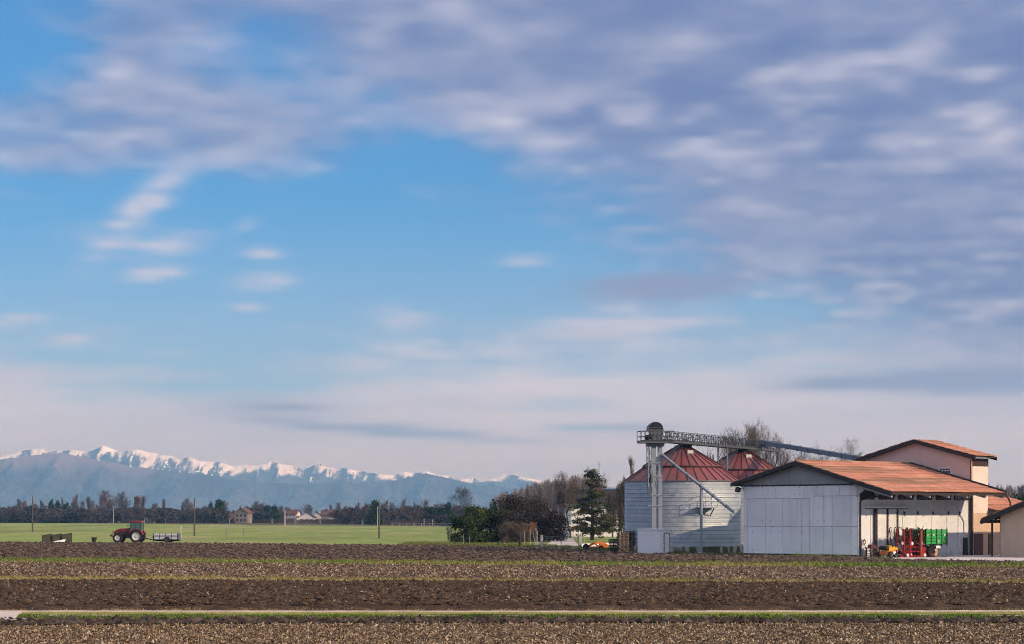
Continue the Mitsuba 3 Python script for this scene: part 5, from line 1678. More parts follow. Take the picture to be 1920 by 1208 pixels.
# ------------------------------------------------------------------ tractor, trailer and what stands in the fields
def wheel(M, c, R, w_, parent, rim_m, lugs=22, side=-1, name='wheel', hub=.55):
    """A wheel with its axle along local y: tyre with lugs, dished rim, hub."""
    k = MB(M).lathe([(R * hub, -w_ / 2 + .03), (R * .86, -w_ / 2), (R * .955, -w_ / 2 + .05), (R * .965, 0), (R * .955, w_ / 2 - .05), (R * .86, w_ / 2), (R * hub, w_ / 2 - .03)], c, 36, 'y').build(name, 'rubber', parent, smooth=40)
    lg = MB(M)
    for i in range(lugs):
        for s_ in (-1, 1):
            a = 2 * np.pi * (i + (.5 if s_ > 0 else 0)) / lugs
            p = np.array([math.cos(a), 0, math.sin(a)])
            a2 = a + .10 * 20 / lugs
            q = np.array([math.cos(a2), 0, math.sin(a2)])
            lg.bar(np.array(c) + p * R * .975 + [0, s_ * w_ * .46, 0], np.array(c) + q * R * .975 + [0, s_ * w_ * .06, 0], R * .07, R * .05, up=p)
    lg.build('lug', 'rubber', k, kind='stuff')
    y = side * w_ * .5
    MB(M).lathe([(R * hub * 1.02, y * .95), (R * hub * .96, y * .98), (R * hub * .86, y * .55), (R * .22, y * .35), (R * .2, y * .75), (0, y * .78)], c, 30, 'y').build('rim', rim_m, k, smooth=35)
    bl = MB(M)
    for i in range(8):
        a = 2 * np.pi * i / 8
        bl.tube(np.array(c) + [math.cos(a) * R * .15, y * .7, math.sin(a) * R * .15], np.array(c) + [math.cos(a) * R * .15, y * .84, math.sin(a) * R * .15], .025, n=6)
    bl.build('hub', 'darksteel', k, kind='stuff')
    return k


TD_ = 287.0
tc = at(241, TD_)
TMx = M2(tc, (-1, .06))                       # local x forward: the tractor faces left
m_ = TD_ / FPX
tl = lambda px: -(px - 241) * m_
tzz = lambda py: max(0.0, zat(py, TD_))
tr_k = thing('tractor', 'dark red farm tractor with enclosed cab facing left on the meadow edge', 'tractor')
for s_ in (-1, 1):
    wheel(TMx, (tl(258.4), s_ * .86, .86), .86, .52, tr_k, 'pale_rim', 22, s_, 'rear_wheel', .60)
    wheel(TMx, (tl(223.2), s_ * .84, .66), .66, .42, tr_k, 'pale_rim', 20, s_, 'front_wheel', .52)
ax, rx = tl(223.2), tl(258.4)
bd = MB(TMx)
bd.box(rx - .5, -.24, .62, ax + .5, .24, 1.12)
bd.box(rx - .55, -.36, .55, rx + .55, .36, 1.35)
bd.tube((ax, -.7, .66), (ax, .7, .66), .13).tube((rx, -.7, .86), (rx, .7, .86), .17)
bd.box(rx + .62, -.62, .62, rx + 1.15, -.28, 1.05).box(rx + .62, .28, .62, rx + 1.15, .62, 1.05)
bd.build('chassis', 'black', tr_k)
hx0, hx1 = rx + .95, ax + .62
bn = MB(TMx)
prof = [(hx0, 1.12), (hx1 - .05, 1.05), (hx1, 1.25), (hx1 - .06, 1.55), (hx1 - .35, 1.78), (hx1 - 1.0, 1.93), (hx0, 2.0)]
bn.prism(prof, 'y', -.40, .40)
bk_ = bn.build('bonnet', 'tractor_red', tr_k, smooth=20)
gr_ = MB(TMx)
gr_.box(hx1 - .10, -.30, 1.12, hx1 + .015, .30, 1.48)
gr_.build('grille', 'black', bk_)
for s_ in (-1, 1):
    MB(TMx).box(hx0 + .15, s_ * .40 - .015, 1.2, hx1 - .55, s_ * .40 + .015, 1.52).build('side_grille', 'black', bk_)
    MB(TMx).tube((hx1 - .02, s_ * .24, 1.56), (hx1 + .02, s_ * .24, 1.55), .07, n=10).build('headlight', 'pale_rim', bk_)
    MB(TMx).prism([(ax - .72, 1.0), (ax - .5, 1.28), (ax, 1.42), (ax + .5, 1.28), (ax + .55, 1.22), (ax, 1.36), (ax - .45, 1.22), (ax - .66, .98)], 'y', s_ * .84 - .2, s_ * .84 + .2).build('front_fender', 'black', tr_k)
    fd = [(rx + 1.0 * math.cos(t), .86 + 1.02 * math.sin(t)) for t in np.linspace(.15 * np.pi, .93 * np.pi, 12)]
    fi = [(rx + .92 * math.cos(t), .86 + .93 * math.sin(t)) for t in np.linspace(.93 * np.pi, .15 * np.pi, 12)]
    MB(TMx).prism(fd + fi, 'y', s_ * .86 - .29, s_ * .86 + .29).build('rear_fender', 'tractor_red', tr_k, smooth=25)
cx0, cx1 = rx - .62, rx + 1.02
cab = MB(TMx)
P4 = lambda y: [((cx0 + .05, y, 1.35), (cx0, y * .94, 2.72)), ((rx + .18, y, 1.25), (rx + .2, y * .94, 2.72)), ((cx1, y, 1.2), (cx1 - .26, y * .94, 2.72))]
for y in (-.74, .74):
    for p, q in P4(y):
        cab.bar(p, q, .09, .09)
    cab.bar((cx0 + .03, y, 1.5), (cx1 - .05, y, 1.38), .09)
cab.box(cx0 + .05, -.72, 1.12, cx1 - .02, .72, 1.45)
for x, z in ((cx0, 2.70), (cx1 - .26, 2.70)):
    cab.bar((x, -.7, z), (x, .7, z), .09)
ck = cab.build('cab_frame', 'black', tr_k)
for y in (-.73, .73):
    MB(TMx).add([(cx0 + .05, y, 1.46), (cx1 - .04, y, 1.40), (cx1 - .25, y * .945, 2.68), (cx0 + .02, y * .945, 2.68)], [[0, 1, 2], [0, 2, 3]]).build('side_window', 'cab_glass', ck)
MB(TMx).add([(cx1 - .03, -.7, 1.42), (cx1 - .03, .7, 1.42), (cx1 - .25, .66, 2.68), (cx1 - .25, -.66, 2.68)], [[0, 1, 2], [0, 2, 3]]).build('windscreen', 'cab_glass', ck)
MB(TMx).add([(cx0 + .04, -.7, 1.48), (cx0 + .04, .7, 1.48), (cx0 + .01, .66, 2.68), (cx0 + .01, -.66, 2.68)], [[0, 2, 1], [0, 3, 2]]).build('rear_window', 'cab_glass', ck)
se = MB(TMx).box(rx - .1, -.25, 1.45, rx + .38, .25, 1.6).box(rx - .18, -.25, 1.55, rx - .06, .25, 2.15)
se.build('seat', 'black', tr_k)
sw = MB(TMx)
sw.bar((cx1 - .3, 0, 1.45), (cx1 - .52, 0, 1.85), .07).lathe([(.17, -.02), (.2, 0), (.17, .02)], (cx1 - .54, 0, 1.88), 14, 'z')
sw.build('steering_wheel', 'black', tr_k)
v, f = rounded((1.58, 1.5, .26), .1, 2)
v = v + np.array([(cx0 + cx1) / 2 - .12, 0, 2.83])
MB(TMx).add(v, f).build('cab_roof', 'tractor_red', tr_k, smooth=35)
lt = MB(TMx)
for x in (cx0 - .02, cx1 - .25):
    for y in (-.55, .55):
        lt.box(x - .05, y - .1, 2.72, x + .08, y + .1, 2.86)
lt.build('work_light', 'pale_rim', tr_k, kind='stuff')
MB(TMx).tube((hx0 + .12, -.52, 1.3), (hx0 + .12, -.52, 2.55), .06, n=8).build('exhaust_pipe', 'darksteel', tr_k)
for s_ in (-1, 1):
    g = MB(TMx).bar((cx1 - .22, s_ * .7, 2.5), (cx1 + .05, s_ * 1.1, 2.45), .035).box(cx1 + .02, s_ * 1.1 - .09, 2.1, cx1 + .07, s_ * 1.1 + .09, 2.5)
    g.build('mirror', 'black', tr_k)
st = MB(TMx)
for z in (.55, .85, 1.12):
    st.box(rx + .75, -.80, z, rx + 1.15, -.5, z + .04)
for x in (rx + .75, rx + 1.13):
    st.bar((x, -.78, .55), (x, -.78, 1.25), .04)
st.build('step', 'black', tr_k)
fl = MB(TMx)                                  # front linkage
for y in (-.38, .38):
    fl.bar((ax + .45, y, .75), (ax + 1.15, y, .95), .09)
    fl.bar((ax + 1.15, y, .95), (ax + .95, y, 1.2), .07)
    fl.bar((ax + .5, y, 1.0), (ax + .82, y, 1.62), .06)
fl.bar((ax + 1.13, -.45, .95), (ax + 1.13, .45, .95), .08)
fl.box(ax + .45, -.4, .62, ax + .62, .4, 1.1)
fl.build('front_linkage', 'black', tr_k)
rl_ = MB(TMx)
for y in (-.4, .4):
    rl_.bar((rx - .4, y, .6), (rx - 1.15, y, .62), .08)
    rl_.bar((rx - .5, y, 1.3), (rx - .85, y, .7), .06)
rl_.bar((rx - .4, 0, 1.2), (rx - 1.1, 0, 1.15), .07)
rl_.build('rear_linkage', 'black', tr_k)

tk = thing('flat_trailer', 'small grey single axle trailer hitched behind the red tractor', 'trailer')
bx0, bx1 = tl(337.8), tl(291.5)
zf, zt3 = tzz(1012.5), tzz(1000.5)
MB(TMx).box(bx0, -.95, zf, bx1, .95, zf + .09).build('bed', 'midsteel', tk)
for y in (-.97, .97):
    for i in range(3):
        z0_ = zf + .1 + i * (zt3 - zf - .1) / 3
        MB(TMx).box(bx0 + .03, y - .02, z0_ + .012, bx1 - .03, y + .02, z0_ + (zt3 - zf - .1) / 3 - .012).build('side_board', 'pale_rim' if i != 1 else 'lightsteel', tk)
for x in (bx0, bx1):
    MB(TMx).box(x - .03, -.97, zf + .1, x + .03, .97, zt3).build('end_board', 'midsteel', tk)
sp_ = MB(TMx)
for x in np.linspace(bx0 + .05, bx1 - .05, 5):
    for y in (-1.01, 1.01):
        sp_.box(x - .035, y - .025, zf - .1, x + .035, y + .025, zt3 + .02)
sp_.build('stake', 'darksteel', tk, kind='stuff')
ch_ = MB(TMx)
for y in (-.45, .45):
    ch_.bar((bx0 + .1, y, zf - .09), (bx1 - .1, y, zf - .09), .1, .16)
    ch_.bar((bx1 - .2, y, zf - .1), (tl(272), 0, .62), .1)
ch_.bar((tl(276), 0, .62), (tl(268.5), 0, .62), .1)
ch_.bar((bx1 + .25, 0, .62), (bx1 + .25, 0, .1), .07)
ch_.tube((tl(317.8), -1.1, .42), (tl(317.8), 1.1, .42), .06)
ch_.box(tl(317.8) - .1, -.5, .42, tl(317.8) + .1, .5, zf - .05)
ch_.build('drawbar', 'darksteel', tk)
fh = MB(TMx)
for y in (-.6, 0, .6):
    fh.bar((bx1 + .02, y, zf), (bx1 + .30, y * .6, zf + .52), .05)
fh.build('headboard_brace', 'darksteel', tk)
for s_ in (-1, 1):
    wheel(TMx, (tl(317.8), s_ * 1.16, .42), .42, .26, tk, 'olive', 16, s_)
lb_ = MB(TMx)
lb_.bar((bx0 - .05, -.6, .55), (bx0 - .05, -.6, tzz(989)), .12, .06)
lb_.box(bx0 - .09, -.78, tzz(991), bx0 - .03, -.42, tzz(987))
lb_.bar((bx0 - .3, -.6, .5), (bx0 + .1, -.6, .55), .07)
lb_.build('rear_marker_post', 'pale_rim', tk)

# three slanting green panels, a white sheet and a bin left of the tractor
for i, (p0, p1) in enumerate(((79, 97.5), (98.5, 115.5), (116, 134.5))):
    D = 286 + i * .5
    a, b = at(p0, D), at(p1, D + .8)
    k = thing('metal_windbreak', ('left', 'middle', 'right')[i] + ' one of three dark green slanted metal screens standing at the meadow edge', 'screen', 'slanted green screens')
    PM = M2(a, b - a)
    L = float(np.linalg.norm(b - a))
    h0, h1 = zat(1004.5 - .7 * i, D), zat(1001 - .6 * i, D)
    MB(PM).prism([(0, 0), (L, 0), (L, h1), (0, h0)], 'y', -.025, .025).build('sheet', 'olive', k)
    g = MB(PM)
    for t in np.linspace(.12, .88, 6):
        hh = h0 + (h1 - h0) * t
        g.box(L * t - .05, -.05, .03, L * t + .05, -.02, hh - .03)
    g.build('rib', 'olive', k, kind='stuff')
    fr_ = MB(PM)
    fr_.bar((L, 0, 0), (L, 0, h1), .06).bar((0, 0, 0), (0, 0, h0), .06).bar((0, 0, h0), (L, 0, h1), .06)
    fr_.bar((L, 0, h1 * .9), (L + .1, .7, 0), .05)
    fr_.build('frame', 'dark_green', k)
k = thing('white_sheet', 'white sheet lying crooked on the ground before the green panels', 'sheet')
p = at(111, 284)
scene[k] = mikit.ply(MB(M2(p, (1, .2))).slab((-.8, -.3, .1), (.7, -.25, .14), (.85, .35, .50), (-.6, .3, .22), .03).mesh(), 'mat_paint_white')
k = thing('feed_bin', 'small dark bin standing alone between the green panels and the tractor', 'bin')
p = at(176.5, 286)
MB().lathe([(.0, .02), (.2, .02), (.26, .15), (.38, .72), (.42, .76), (.36, .76), (.24, .2), (0, .2)], (*p, 0), 14).build('bucket', 'dark_green', k, smooth=30)
MB().box(p[0] - .1, p[1] - .1, 0, p[0] + .1, p[1] + .1, .06).build('foot', 'dark_green', k)

# orange implement and pallets left of the silos
om = thing('orange_mower', 'orange farm implement on small black wheels parked right of the garden gate', 'farm implement')
OD = dist(1032)
op = at(1117, OD)
OM = M2(op, (1, .15))
ol = lambda px: (px - 1117) * OD / FPX
oz = lambda py: max(0, zat(py, OD))
fr_ = MB(OM)
fr_.bar((ol(1098), -.2, .32), (ol(1114), -.1, oz(1018.5)), .16, .2)
fr_.bar((ol(1114), -.1, oz(1018.5)), (ol(1130), 0, oz(1017.5)), .16, .2)
fr_.bar((ol(1130), 0, oz(1017.5)), (ol(1142), .1, .42), .16, .2)
fr_.bar((ol(1114), -.1, oz(1018.5)), (ol(1122), -.4, .3), .12, .16)
fr_.bar((ol(1098), -.2, .34), (ol(1142), .1, .36), .1, .1)
fr_.bar((ol(1100), .5, .34), (ol(1112), .1, oz(1019)), .1)
fr_.build('frame', 'orange', om)
MB(OM).prism([(ol(1122), .28), (ol(1139), .28), (ol(1137), .66), (ol(1125), .72)], 'y', -.35, .45).build('housing', 'orange', om)
tine = MB(OM)
for px in np.linspace(1104, 1140, 11):
    tine.bar((ol(px), -.1, .34), (ol(px) + .06, -.25, .04), .05)
tine.build('tine', 'black', om, kind='stuff')
for px, R, y in ((1097, .34, -.35), (1126, .26, -.5), (1140, .30, .4)):
    wheel(OM, (ol(px), y, R), R, .18, om, 'darksteel', 14, -1)
pr = np.random.default_rng(14)


def pallet(M, z, w_, d_, m_='old_wood'):
    g = MB(M)
    n = 6
    for i in range(n):
        x = -w_ / 2 + (w_ / n) * i
        g.box(x + .012, -d_ / 2, z + .105, x + w_ / n - .02, d_ / 2, z + .13)
    for y in (-d_ / 2 + .05, 0, d_ / 2 - .05):
        g.box(-w_ / 2, y - .045, z + .08, w_ / 2, y + .045, z + .104)
        for x in (-w_ / 2 + .06, 0, w_ / 2 - .06):
            g.box(x - .06, y - .045, z + .022, x + .06, y + .045, z + .0795)
        g.box(-w_ / 2, y - .05, z, w_ / 2, y + .05, z + .0215)
    return g


PDs = dist(1037)
for s_, (px, n, w_) in enumerate(((1167.5, 14, 1.0), (1182.5, 15, 1.05))):
    p = at(px, PDs + s_ * .6 + 1)
    for i in range(n):
        k = thing('pallet', 'weathered wooden pallet, ' + ordinal(i + 1) + ' from the ground in the ' + ('left', 'right')[s_] + ' stack beside the front silo', 'pallet', ('left pallet stack', 'right pallet stack')[s_])
        PM = M2(p + pr.normal(size=2) * .03, (1, .25 + pr.normal() * .04))
        scene[k] = mikit.ply(pallet(PM, .0 + i * .142, w_, .9).mesh(), 'mat_old_wood' if pr.random() < .6 else 'mat_wood')
for s_, px in enumerate((1147, 1156.5)):
    for i in range(4):
        p = at(px, PDs + 1.5) + pr.normal(size=2) * .015
        k = thing('plastic_crate', 'dark plastic crate, ' + ordinal(i + 1) + ' from the ground in the ' + ('left', 'right')[s_] + ' pile beside the pallets', 'crate', ('left crate pile', 'right crate pile')[s_])
        CMx = M2(p, (1, .2))
        z = i * .335
        g = MB(CMx).box(-.24, -.3, z, .24, .3, z + .03)
        for x in (-.24, .215):
            for q in (.0, .115, .22):
                g.box(x, -.3, z + .04 + q, x + .025, .3, z + .115 + q)
        for y in (-.3, .275):
            for q in (.0, .115, .22):
                g.box(-.24, y, z + .04 + q, .24, y + .025, z + .115 + q)
        for x in (-.245, .205):
            for y in (-.305, .265):
                g.box(x, y, z, x + .04, y + .04, z + .33)
        scene[k] = mikit.ply(g.mesh(), 'mat_black' if (i + s_) % 3 else 'mat_dark_green')

# ------------------------------------------------------------------ machines along the warehouse wall (local frame of the warehouse)
YB = -2.6
A = lambda px, b=YB: loc(px, b)
Z = lambda py, px, b=YB: max(0.0, zat(py, (C0 + S * A(px, b) + Uv * b)[1]))
# wooden trestle by the wall
bt_ = thing('trestle_table', 'small maroon trestle table against the white wall near the corner', 'table')
x0, x1 = A(1628, -.9), A(1645, -.9)
g = MB(WH)
for x in (x0 + .05, x1 - .05):
    for y in (-.65, -1.15):
        g.bar((x, y, .03), (x, y, .80), .09)
    g.bar((x, -.65, .35), (x, -1.15, .35), .06)
g.build('leg', 'maroon', bt_, kind='stuff')
MB(WH).box(x0 - .05, -1.25, .80, x1 + .05, -.55, .90).build('top', 'maroon', bt_)
MB(WH).prism([(x0 + .15, .90), (x1 - .35, .90), (x1 - .45, 1.12), (x0 + .22, 1.14)], 'y', -1.1, -.7).build('box', 'maroon', bt_)
MB(WH).box(x0 + .08, -1.2, .55, x1 - .08, -.6, .60).build('shelf', 'black', bt_)
hr = thing('hose_reel', 'coiled dark hose hanging on the white wall near the corner', 'hose')
a_ = loc(1619.5)
g = MB(WH)
for dz, rr_ in ((0, .17), (.0, .13)):
    t = np.linspace(0, 2 * np.pi, 17)
    g.path([(a_ + rr_ * .75 * math.cos(q), -.09 - .02 * dz, 1.35 + rr_ * 1.35 * math.sin(q)) for q in t], .022, 5)
g.path([(a_ + .05, -.09, 1.12), (a_ + .1, -.09, .95), (a_ + .2, -.09, .86), (a_ + .12, -.09, .80)], .022, 5)
g.build('coil', 'black', hr)
MB(WH).box(a_ - .05, -.09, 1.45, a_ + .05, -.005, 1.55).build('hook', 'black', hr)
sk_ = thing('leaning_rod', 'thin dark rod leaning by the downpipe at the warehouse corner', 'rod')
scene[sk_] = mikit.ply(MB(WH).tube((loc(1617, -.5), -.5, .03), (loc(1613), -.12, 1.6), .03, n=6).mesh(), 'mat_black')

# yellow and orange implement
yi = thing('yellow_spreader', 'small orange and yellow implement with a domed hopper before the sliding doors', 'farm implement')
bO = -2.9
xa, xb = A(1655.5, bO), A(1674, bO)
mid = (xa + xb) / 2
zY = lambda py: Z(py, 1665, bO)
v, f = rounded((xb - xa - .25, 1.0, zY(1033) - .22), .12, 2)
MB(WH).add(v + np.array([mid - .05, bO, .22 + (zY(1033) - .22) / 2]), f).build('body', 'orange', yi, smooth=30)
MB(WH).prism([(xa + .28, zY(1034)), (xb + .12, zY(1031.5)), (xb + .2, zY(1028)), (xb - .25, zY(1025)), (xa + .75, zY(1022.5)), (xa + .36, zY(1025.5))], 'y', bO - .42, bO + .42).build('hopper', 'yellow', yi, smooth=20)
MB(WH).prism([(mid + .05, zY(1040)), (mid + .48, zY(1041)), (mid + .42, zY(1034)), (mid - .08, zY(1035))], 'y', bO - .53, bO - .49).build('sticker', 'offwhite', yi)
for x, z, r_ in ((xa + .12, zY(1027.5), .17), (mid + .1, zY(1024), .12), (mid + .5, zY(1024.5), .10)):
    MB(WH).tube((x, bO - .45, z), (x, bO + .4, z), r_, n=12).build('roller', 'black', yi, smooth=30)
wheel(WH, (xa + .30, bO - .62, .30), .30, .2, yi, 'midsteel', 12, -1)
wheel(WH, (xa + .30, bO + .62, .30), .30, .2, yi, 'midsteel', 12, 1)
wheel(WH, (xb - .25, bO - .55, .22), .22, .16, yi, 'bluesteel', 12, -1)
g = MB(WH)
g.bar((xb - .2, bO, .3), (xb + .9, bO - .1, .28), .1).bar((xb - .2, bO - .3, .28), (xb + .8, bO - .12, .28), .07).bar((xb + .05, bO, .5), (xb + .5, bO, 1.0), .07)
g.bar((xa - .2, bO, .18), (xa + .2, bO, .35), .1)
g.build('drawbar', 'midsteel', yi)
gr2 = thing('wheel_rake', 'pale spoked raking wheels leaning beside the orange implement', 'farm implement')
g = MB(WH)
for x, b_, r_ in ((A(1683, -2.2), -2.2, .55), (A(1689, -2.2), -2.05, .5)):
    t = np.linspace(0, 2 * np.pi, 15)
    g.path([(x + r_ * math.cos(q), b_, r_ + .05 + r_ * math.sin(q)) for q in t], .025, 5)
    for q in t[:-1]:
        g.bar((x, b_, r_ + .05), (x + r_ * math.cos(q), b_, r_ + .05 + r_ * math.sin(q)), .02)
g.build('wheel', 'pale_rim', gr2, kind='stuff')
MB(WH).bar((A(1679, -2.1), -2.12, .62), (A(1693, -2.1), -2.12, .6), .08).build('frame', 'midsteel', gr2)
for i, (px, m2, lb) in enumerate(((1673.6, 'black', 'leftmost slim dark pole leaning on the wall behind the machines'), (1677.3, 'pale_rim', 'pale slim pole leaning on the wall behind the machines'), (1682.4, 'black', 'thick dark pole leaning on the wall left of the red machine'),
                                  (1686.5, 'midsteel', 'grey slim pole leaning on the wall left of the red machine'), (1690.3, 'black', 'dark hooked pole leaning hard left of the red machine'))):
    k = thing('leaning_pole', lb, 'pole')
    g = MB(WH).tube((A(px, -1.0), -1.0, .03), (A(px + .4, -.5), -.12, Z(990.5, px, -.5)), .045, n=6)
    if m2 == 'black':
        xh, zh_ = A(px + .4, -.5), Z(990.5, px, -.5)
        g.bar((xh, -.12, zh_), (xh + .16, -.2, zh_ + .07), .06)
    scene[k] = mikit.ply(g.mesh(), 'mat_' + m2)

# the red folded tedder
rt = thing('red_tedder', 'red hay tedder with its arms folded upright beside the green trailer', 'farm implement')
bR = -2.7
zR = lambda py: Z(py, 1710, bR)
def rbar(px0, py0, px1, py1, w_, m2='machine_red', nm='arm', db0=0.0, db1=0.0):
    MB(WH).bar((A(px0, bR) , bR + db0, zR(py0)), (A(px1, bR), bR + db1, zR(py1)), w_).build(nm, m2, rt)
for px, top, bot, db, w_ in ((1689.5, 992, 1042, .5, .10), (1695, 992.5, 1043, .0, .13), (1698.8, 990.5, 1044, -.45, .11), (1702, 992, 1040, .5, .09), (1719.3, 993, 1047, -.5, .12), (1726.6, 993, 1047, .2, .11), (1714.2, 995.5, 1046.5, -.7, .13), (1691.8, 993, 1036, -.2, .08), (1707, 994, 1040, .3, .08), (1711, 1000, 1044, .1, .09), (1723, 998, 1040, .45, .08)):
    rbar(px, top, px + .15, bot, w_, 'rust_red' if px == 1714.2 else 'machine_red', 'arm', db, db)
for z_, xa_, xb_, w_ in ((1043.2, 1688, 1736, .14), (1034.5, 1690, 1728, .11), (1026, 1694, 1727, .10), (994, 1694, 1703, .07), (1007, 1689, 1700, .06)):
    rbar(xa_, z_, xb_, z_, w_, nm='crossbeam')
rotors = [(1692.5, 1019), (1704, 1019.5), (1711, 1019), (1722.5, 1019.5), (1730, 1021), (1696, 1041), (1709, 1041.5), (1728, 1041.5)]
for i, (px, py) in enumerate(rotors):
    x, z = A(px, bR), zR(py)
    db = -.25 if i % 2 else .15
    g = MB(WH).lathe([(.0, -.08), (.13, -.05), (.16, .0), (.10, .06), (0, .06)], (x, bR + db - .1, z), 14, 'y')
    kk = g.build('rotor', 'offwhite', rt, smooth=30)
    tn = MB(WH)
    for q in np.arange(6) * np.pi / 3 + i * .35:
        e = np.array([math.cos(q), 0, math.sin(q)])
        o = np.array([x, bR + db, z])
        L = .62 if py < 1030 else .45
        tn.bar(o, o + e * L, .045)
        tn.bar(o + e * L, o + e * L + np.array([-e[2] * .1, -.28, e[0] * .1]), .025)
        tn.bar(o + e * L, o + e * (L + .05) + np.array([-e[2] * .1, .2, e[0] * .1]), .025)
    tn.build('tine', 'machine_red' if i % 3 else 'rust_red', kk, kind='stuff')
net = MB(WH)                                  # close set dark spring tines of the folded upper rotors
rn = np.random.default_rng(19)
for i in range(460):
    px, py = rn.uniform(1701, 1733), rn.uniform(994, 1015)
    x, z = A(px, bR), zR(py)
    d = rn.normal(size=3) * [.16, .1, .22]
    o = np.array([x, bR + rn.uniform(-.1, .55), z])
    net.bar(o, o + d, .05)
net.build('upper_tines', 'dark_green', rt, kind='stuff')
for (pa, ya, pb_, yb) in ((1701, 995, 1733, 995), (1702, 1003, 1733, 1004), (1702, 1011, 1733, 1010), (1708, 994, 1708, 1022), (1732.5, 994, 1732.5, 1016), (1721, 994, 1723, 1016)):
    MB(WH).bar((A(pa, bR), bR + .3, zR(ya)), (A(pb_, bR), bR + .3, zR(yb)), .09).build('rack', 'dark_green', rt)
sh = MB(WH)
sh.prism([(A(1725, bR), zR(1022)), (A(1736.5, bR), zR(1024)), (A(1737.5, bR), zR(1020)), (A(1730, bR), zR(1013)), (A(1727, bR), zR(1014))], 'y', bR - .35, bR + .2)
sh.build('guard', 'offwhite', rt)
MB(WH).box(A(1724, bR), bR - .35, zR(1044), A(1729.5, bR), bR + .2, zR(1026)).build('gearbox', 'machine_red', rt)
for px, py in ((1722, 1003), (1724, 1008), (1733, 1004)):
    MB(WH).box(A(px, bR) - .12, bR - .06, zR(py) - .08, A(px, bR) + .12, bR - .02, zR(py) + .08).build('warning_plate', 'reflector', rt)
for px in (1696, 1727):
    wheel(WH, (A(px, bR), bR + .5, .30), .30, .2, rt, 'machine_red', 12, -1)
MB(WH).bar((A(1727, bR), bR - .1, .35), (A(1742, bR), bR - .6, .2), .11).build('drawbar', 'machine_red', rt)

# the green trailer
gt2 = thing('green_trailer', 'bright green ribbed farm trailer with dark wheels before the white wall', 'trailer')
bG = -3.3
AG = lambda px: loc(px, bG)
zG = lambda py: max(0.0, zat(py, (C0 + S * AG(1755) + Uv * bG)[1]))
x0, x1 = AG(1735.2), AG(1774.6)
zb, zt4 = zG(1021), zG(993)
dG = 2.1
nr, ncol = 5, 4
MB(WH).box(x0 + .03, bG + .06, zb, x1 - .03, bG + dG - .06, zb + .1).build('bed', 'machine_green', gt2)
for i in range(ncol):
    for j in range(nr):
        xa_, xb_ = x0 + (x1 - x0) * i / ncol, x0 + (x1 - x0) * (i + 1) / ncol
        za_, zb2 = zb + (zt4 - zb) * j / nr, zb + (zt4 - zb) * (j + 1) / nr
        for y, o in ((bG, -1), (bG + dG, 1)):
            g = MB(WH)
            g.prism([(0, za_ + .008), (0, zb2 - .008), (.045, zb2 - .03), (.06, (za_ + zb2) / 2), (.045, za_ + .03)] if False else [(y, za_ + .01), (y + o * .05, za_ + .045), (y + o * .05, zb2 - .045), (y, zb2 - .01), (y - o * .04, zb2 - .01), (y - o * .04, za_ + .01)], 'x', xa_ + .035, xb_ - .035)
            g.build('side_panel', 'machine_green', gt2)
for j in range(nr):
    za_, zb2 = zb + (zt4 - zb) * j / nr, zb + (zt4 - zb) * (j + 1) / nr
    for x in (x0, x1 - .06):
        MB(WH).box(x, bG + .07, za_ + .01, x + .06, bG + dG - .07, zb2 - .01).build('end_panel', 'machine_green', gt2)
for i in range(ncol + 1):
    x = x0 + (x1 - x0) * i / ncol
    for y in (bG - .05, bG + dG + .05):
        MB(WH).box(x - .04, y - .045, zb - .12, x + .04, y + .045, zt4 + .05).build('stake', 'dark_green', gt2)
for i, (fx, fz) in enumerate(((.08, .62), (.88, .18), (.60, .2), (.88, .62), (.36, .62))):
    x, z = x0 + (x1 - x0) * fx, zb + (zt4 - zb) * fz
    MB(WH).box(x - .07, bG - .09, z - .07, x + .07, bG - .055, z + .07).build('reflector', 'reflector' if i < 2 else 'paint_white', gt2)
g = MB(WH)
for y in (bG + .5, bG + dG - .5):
    g.bar((x0 + .1, y, zb - .12), (x1 - .1, y, zb - .12), .12, .2)
    g.bar((x0 + .2, y, zb - .15), (x0 - .9, bG + dG / 2, .55), .12)
g.tube((AG(1747), bG + .1, .5), (AG(1747), bG + dG - .1, .5), .09)
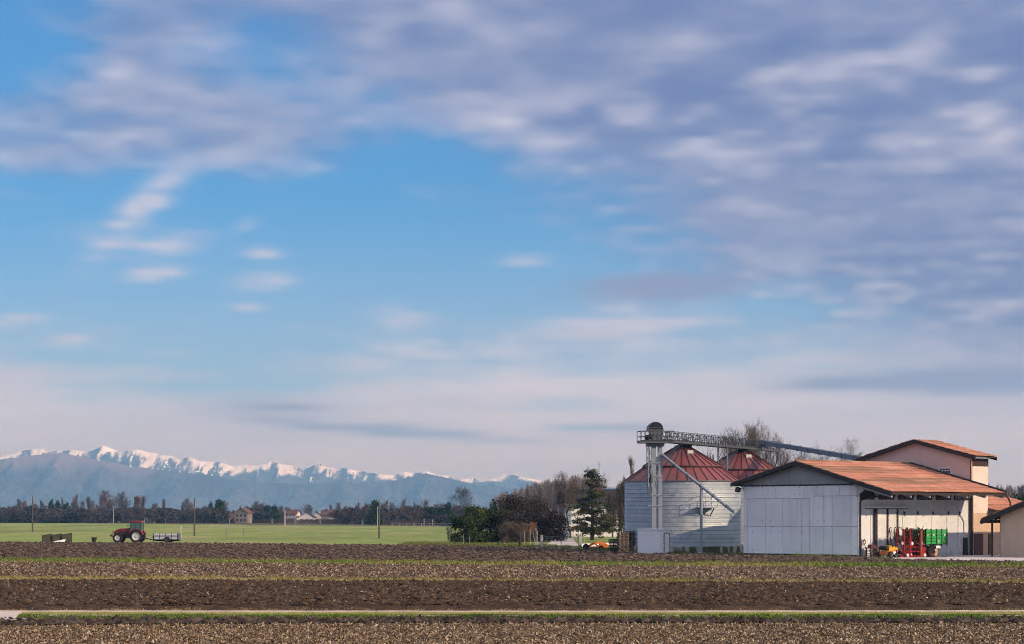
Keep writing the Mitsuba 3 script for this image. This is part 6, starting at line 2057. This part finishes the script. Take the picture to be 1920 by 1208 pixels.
for px in (1738, 1744, 1752, 1760):
    g.bar((AG(px), bG + .3, zb - .1), (AG(px + 2), bG + .35, .5), .1)
g.bar((x0 - .2, bG + .7, zb - .2), (x0 - .2, bG + .7, .05), .09)
g.prism([(AG(1750), zb - .02), (AG(1772), zb - .02), (AG(1762), zb - .3), (AG(1752), zb - .3)], 'y', bG + .3, bG + dG - .3)
g.build('chassis', 'black', gt2)
wheel(WH, (AG(1748.5), bG + .22, .50), .50, .3, gt2, 'black', 16, -1)
wheel(WH, (AG(1748.5), bG + dG - .22, .50), .50, .3, gt2, 'black', 16, 1)
wheel(WH, (AG(1757.5), bG + .25, .46), .46, .26, gt2, 'tan', 16, -1, hub=.7)
wheel(WH, (AG(1757.5), bG + dG - .25, .46), .46, .26, gt2, 'tan', 16, 1, hub=.7)
MB(WH).lathe([(.12, -.3), (.14, -.3), (.14, .3), (.12, .3)], (AG(1759), bG + .1, zb - .25), 16, 'x').build('cylinder', 'paint_white', gt2)
k = thing('scrap_plank', 'flat dark plank lying on the yard right of the green trailer', 'plank')
scene[k] = mikit.ply(MB(WH).box(AG(1762), bG - .3, .04, AG(1771), bG - .1, .09).mesh(), 'mat_black')

# an unseen barn added past the right edge to cast the low wall shadow
hb = thing('hay_barn', 'tall plastered barn added out of view behind the brownish shed to shade the wall', 'barn')
HB0, HBL, HBD = (13.2, -11.6), 14.0, 9.0
g = MB(WH)
ez = 6.9
g.prism([(-11.9, 0), (-11.9, ez), (-11.9 - HBD / 2, ez + 1.1), (-11.9 - HBD, ez), (-11.9 - HBD, 0)], 'x', 12.8, 28)
g.build('wall', 'tan', hb)
g = MB(WH)
g.slab((12.3, -11.9 - HBD / 2, ez + 1.15), (12.3, -11.3, ez - .02), (28.5, -11.3, ez - .02), (28.5, -11.9 - HBD / 2, ez + 1.15), .15)
g.slab((12.3, -11.9 - HBD - .6, ez - .02), (12.3, -11.9 - HBD / 2, ez + 1.15), (28.5, -11.9 - HBD / 2, ez + 1.15), (28.5, -11.9 - HBD - .6, ez - .02), .15)
g.build('roof', 'roof', hb)
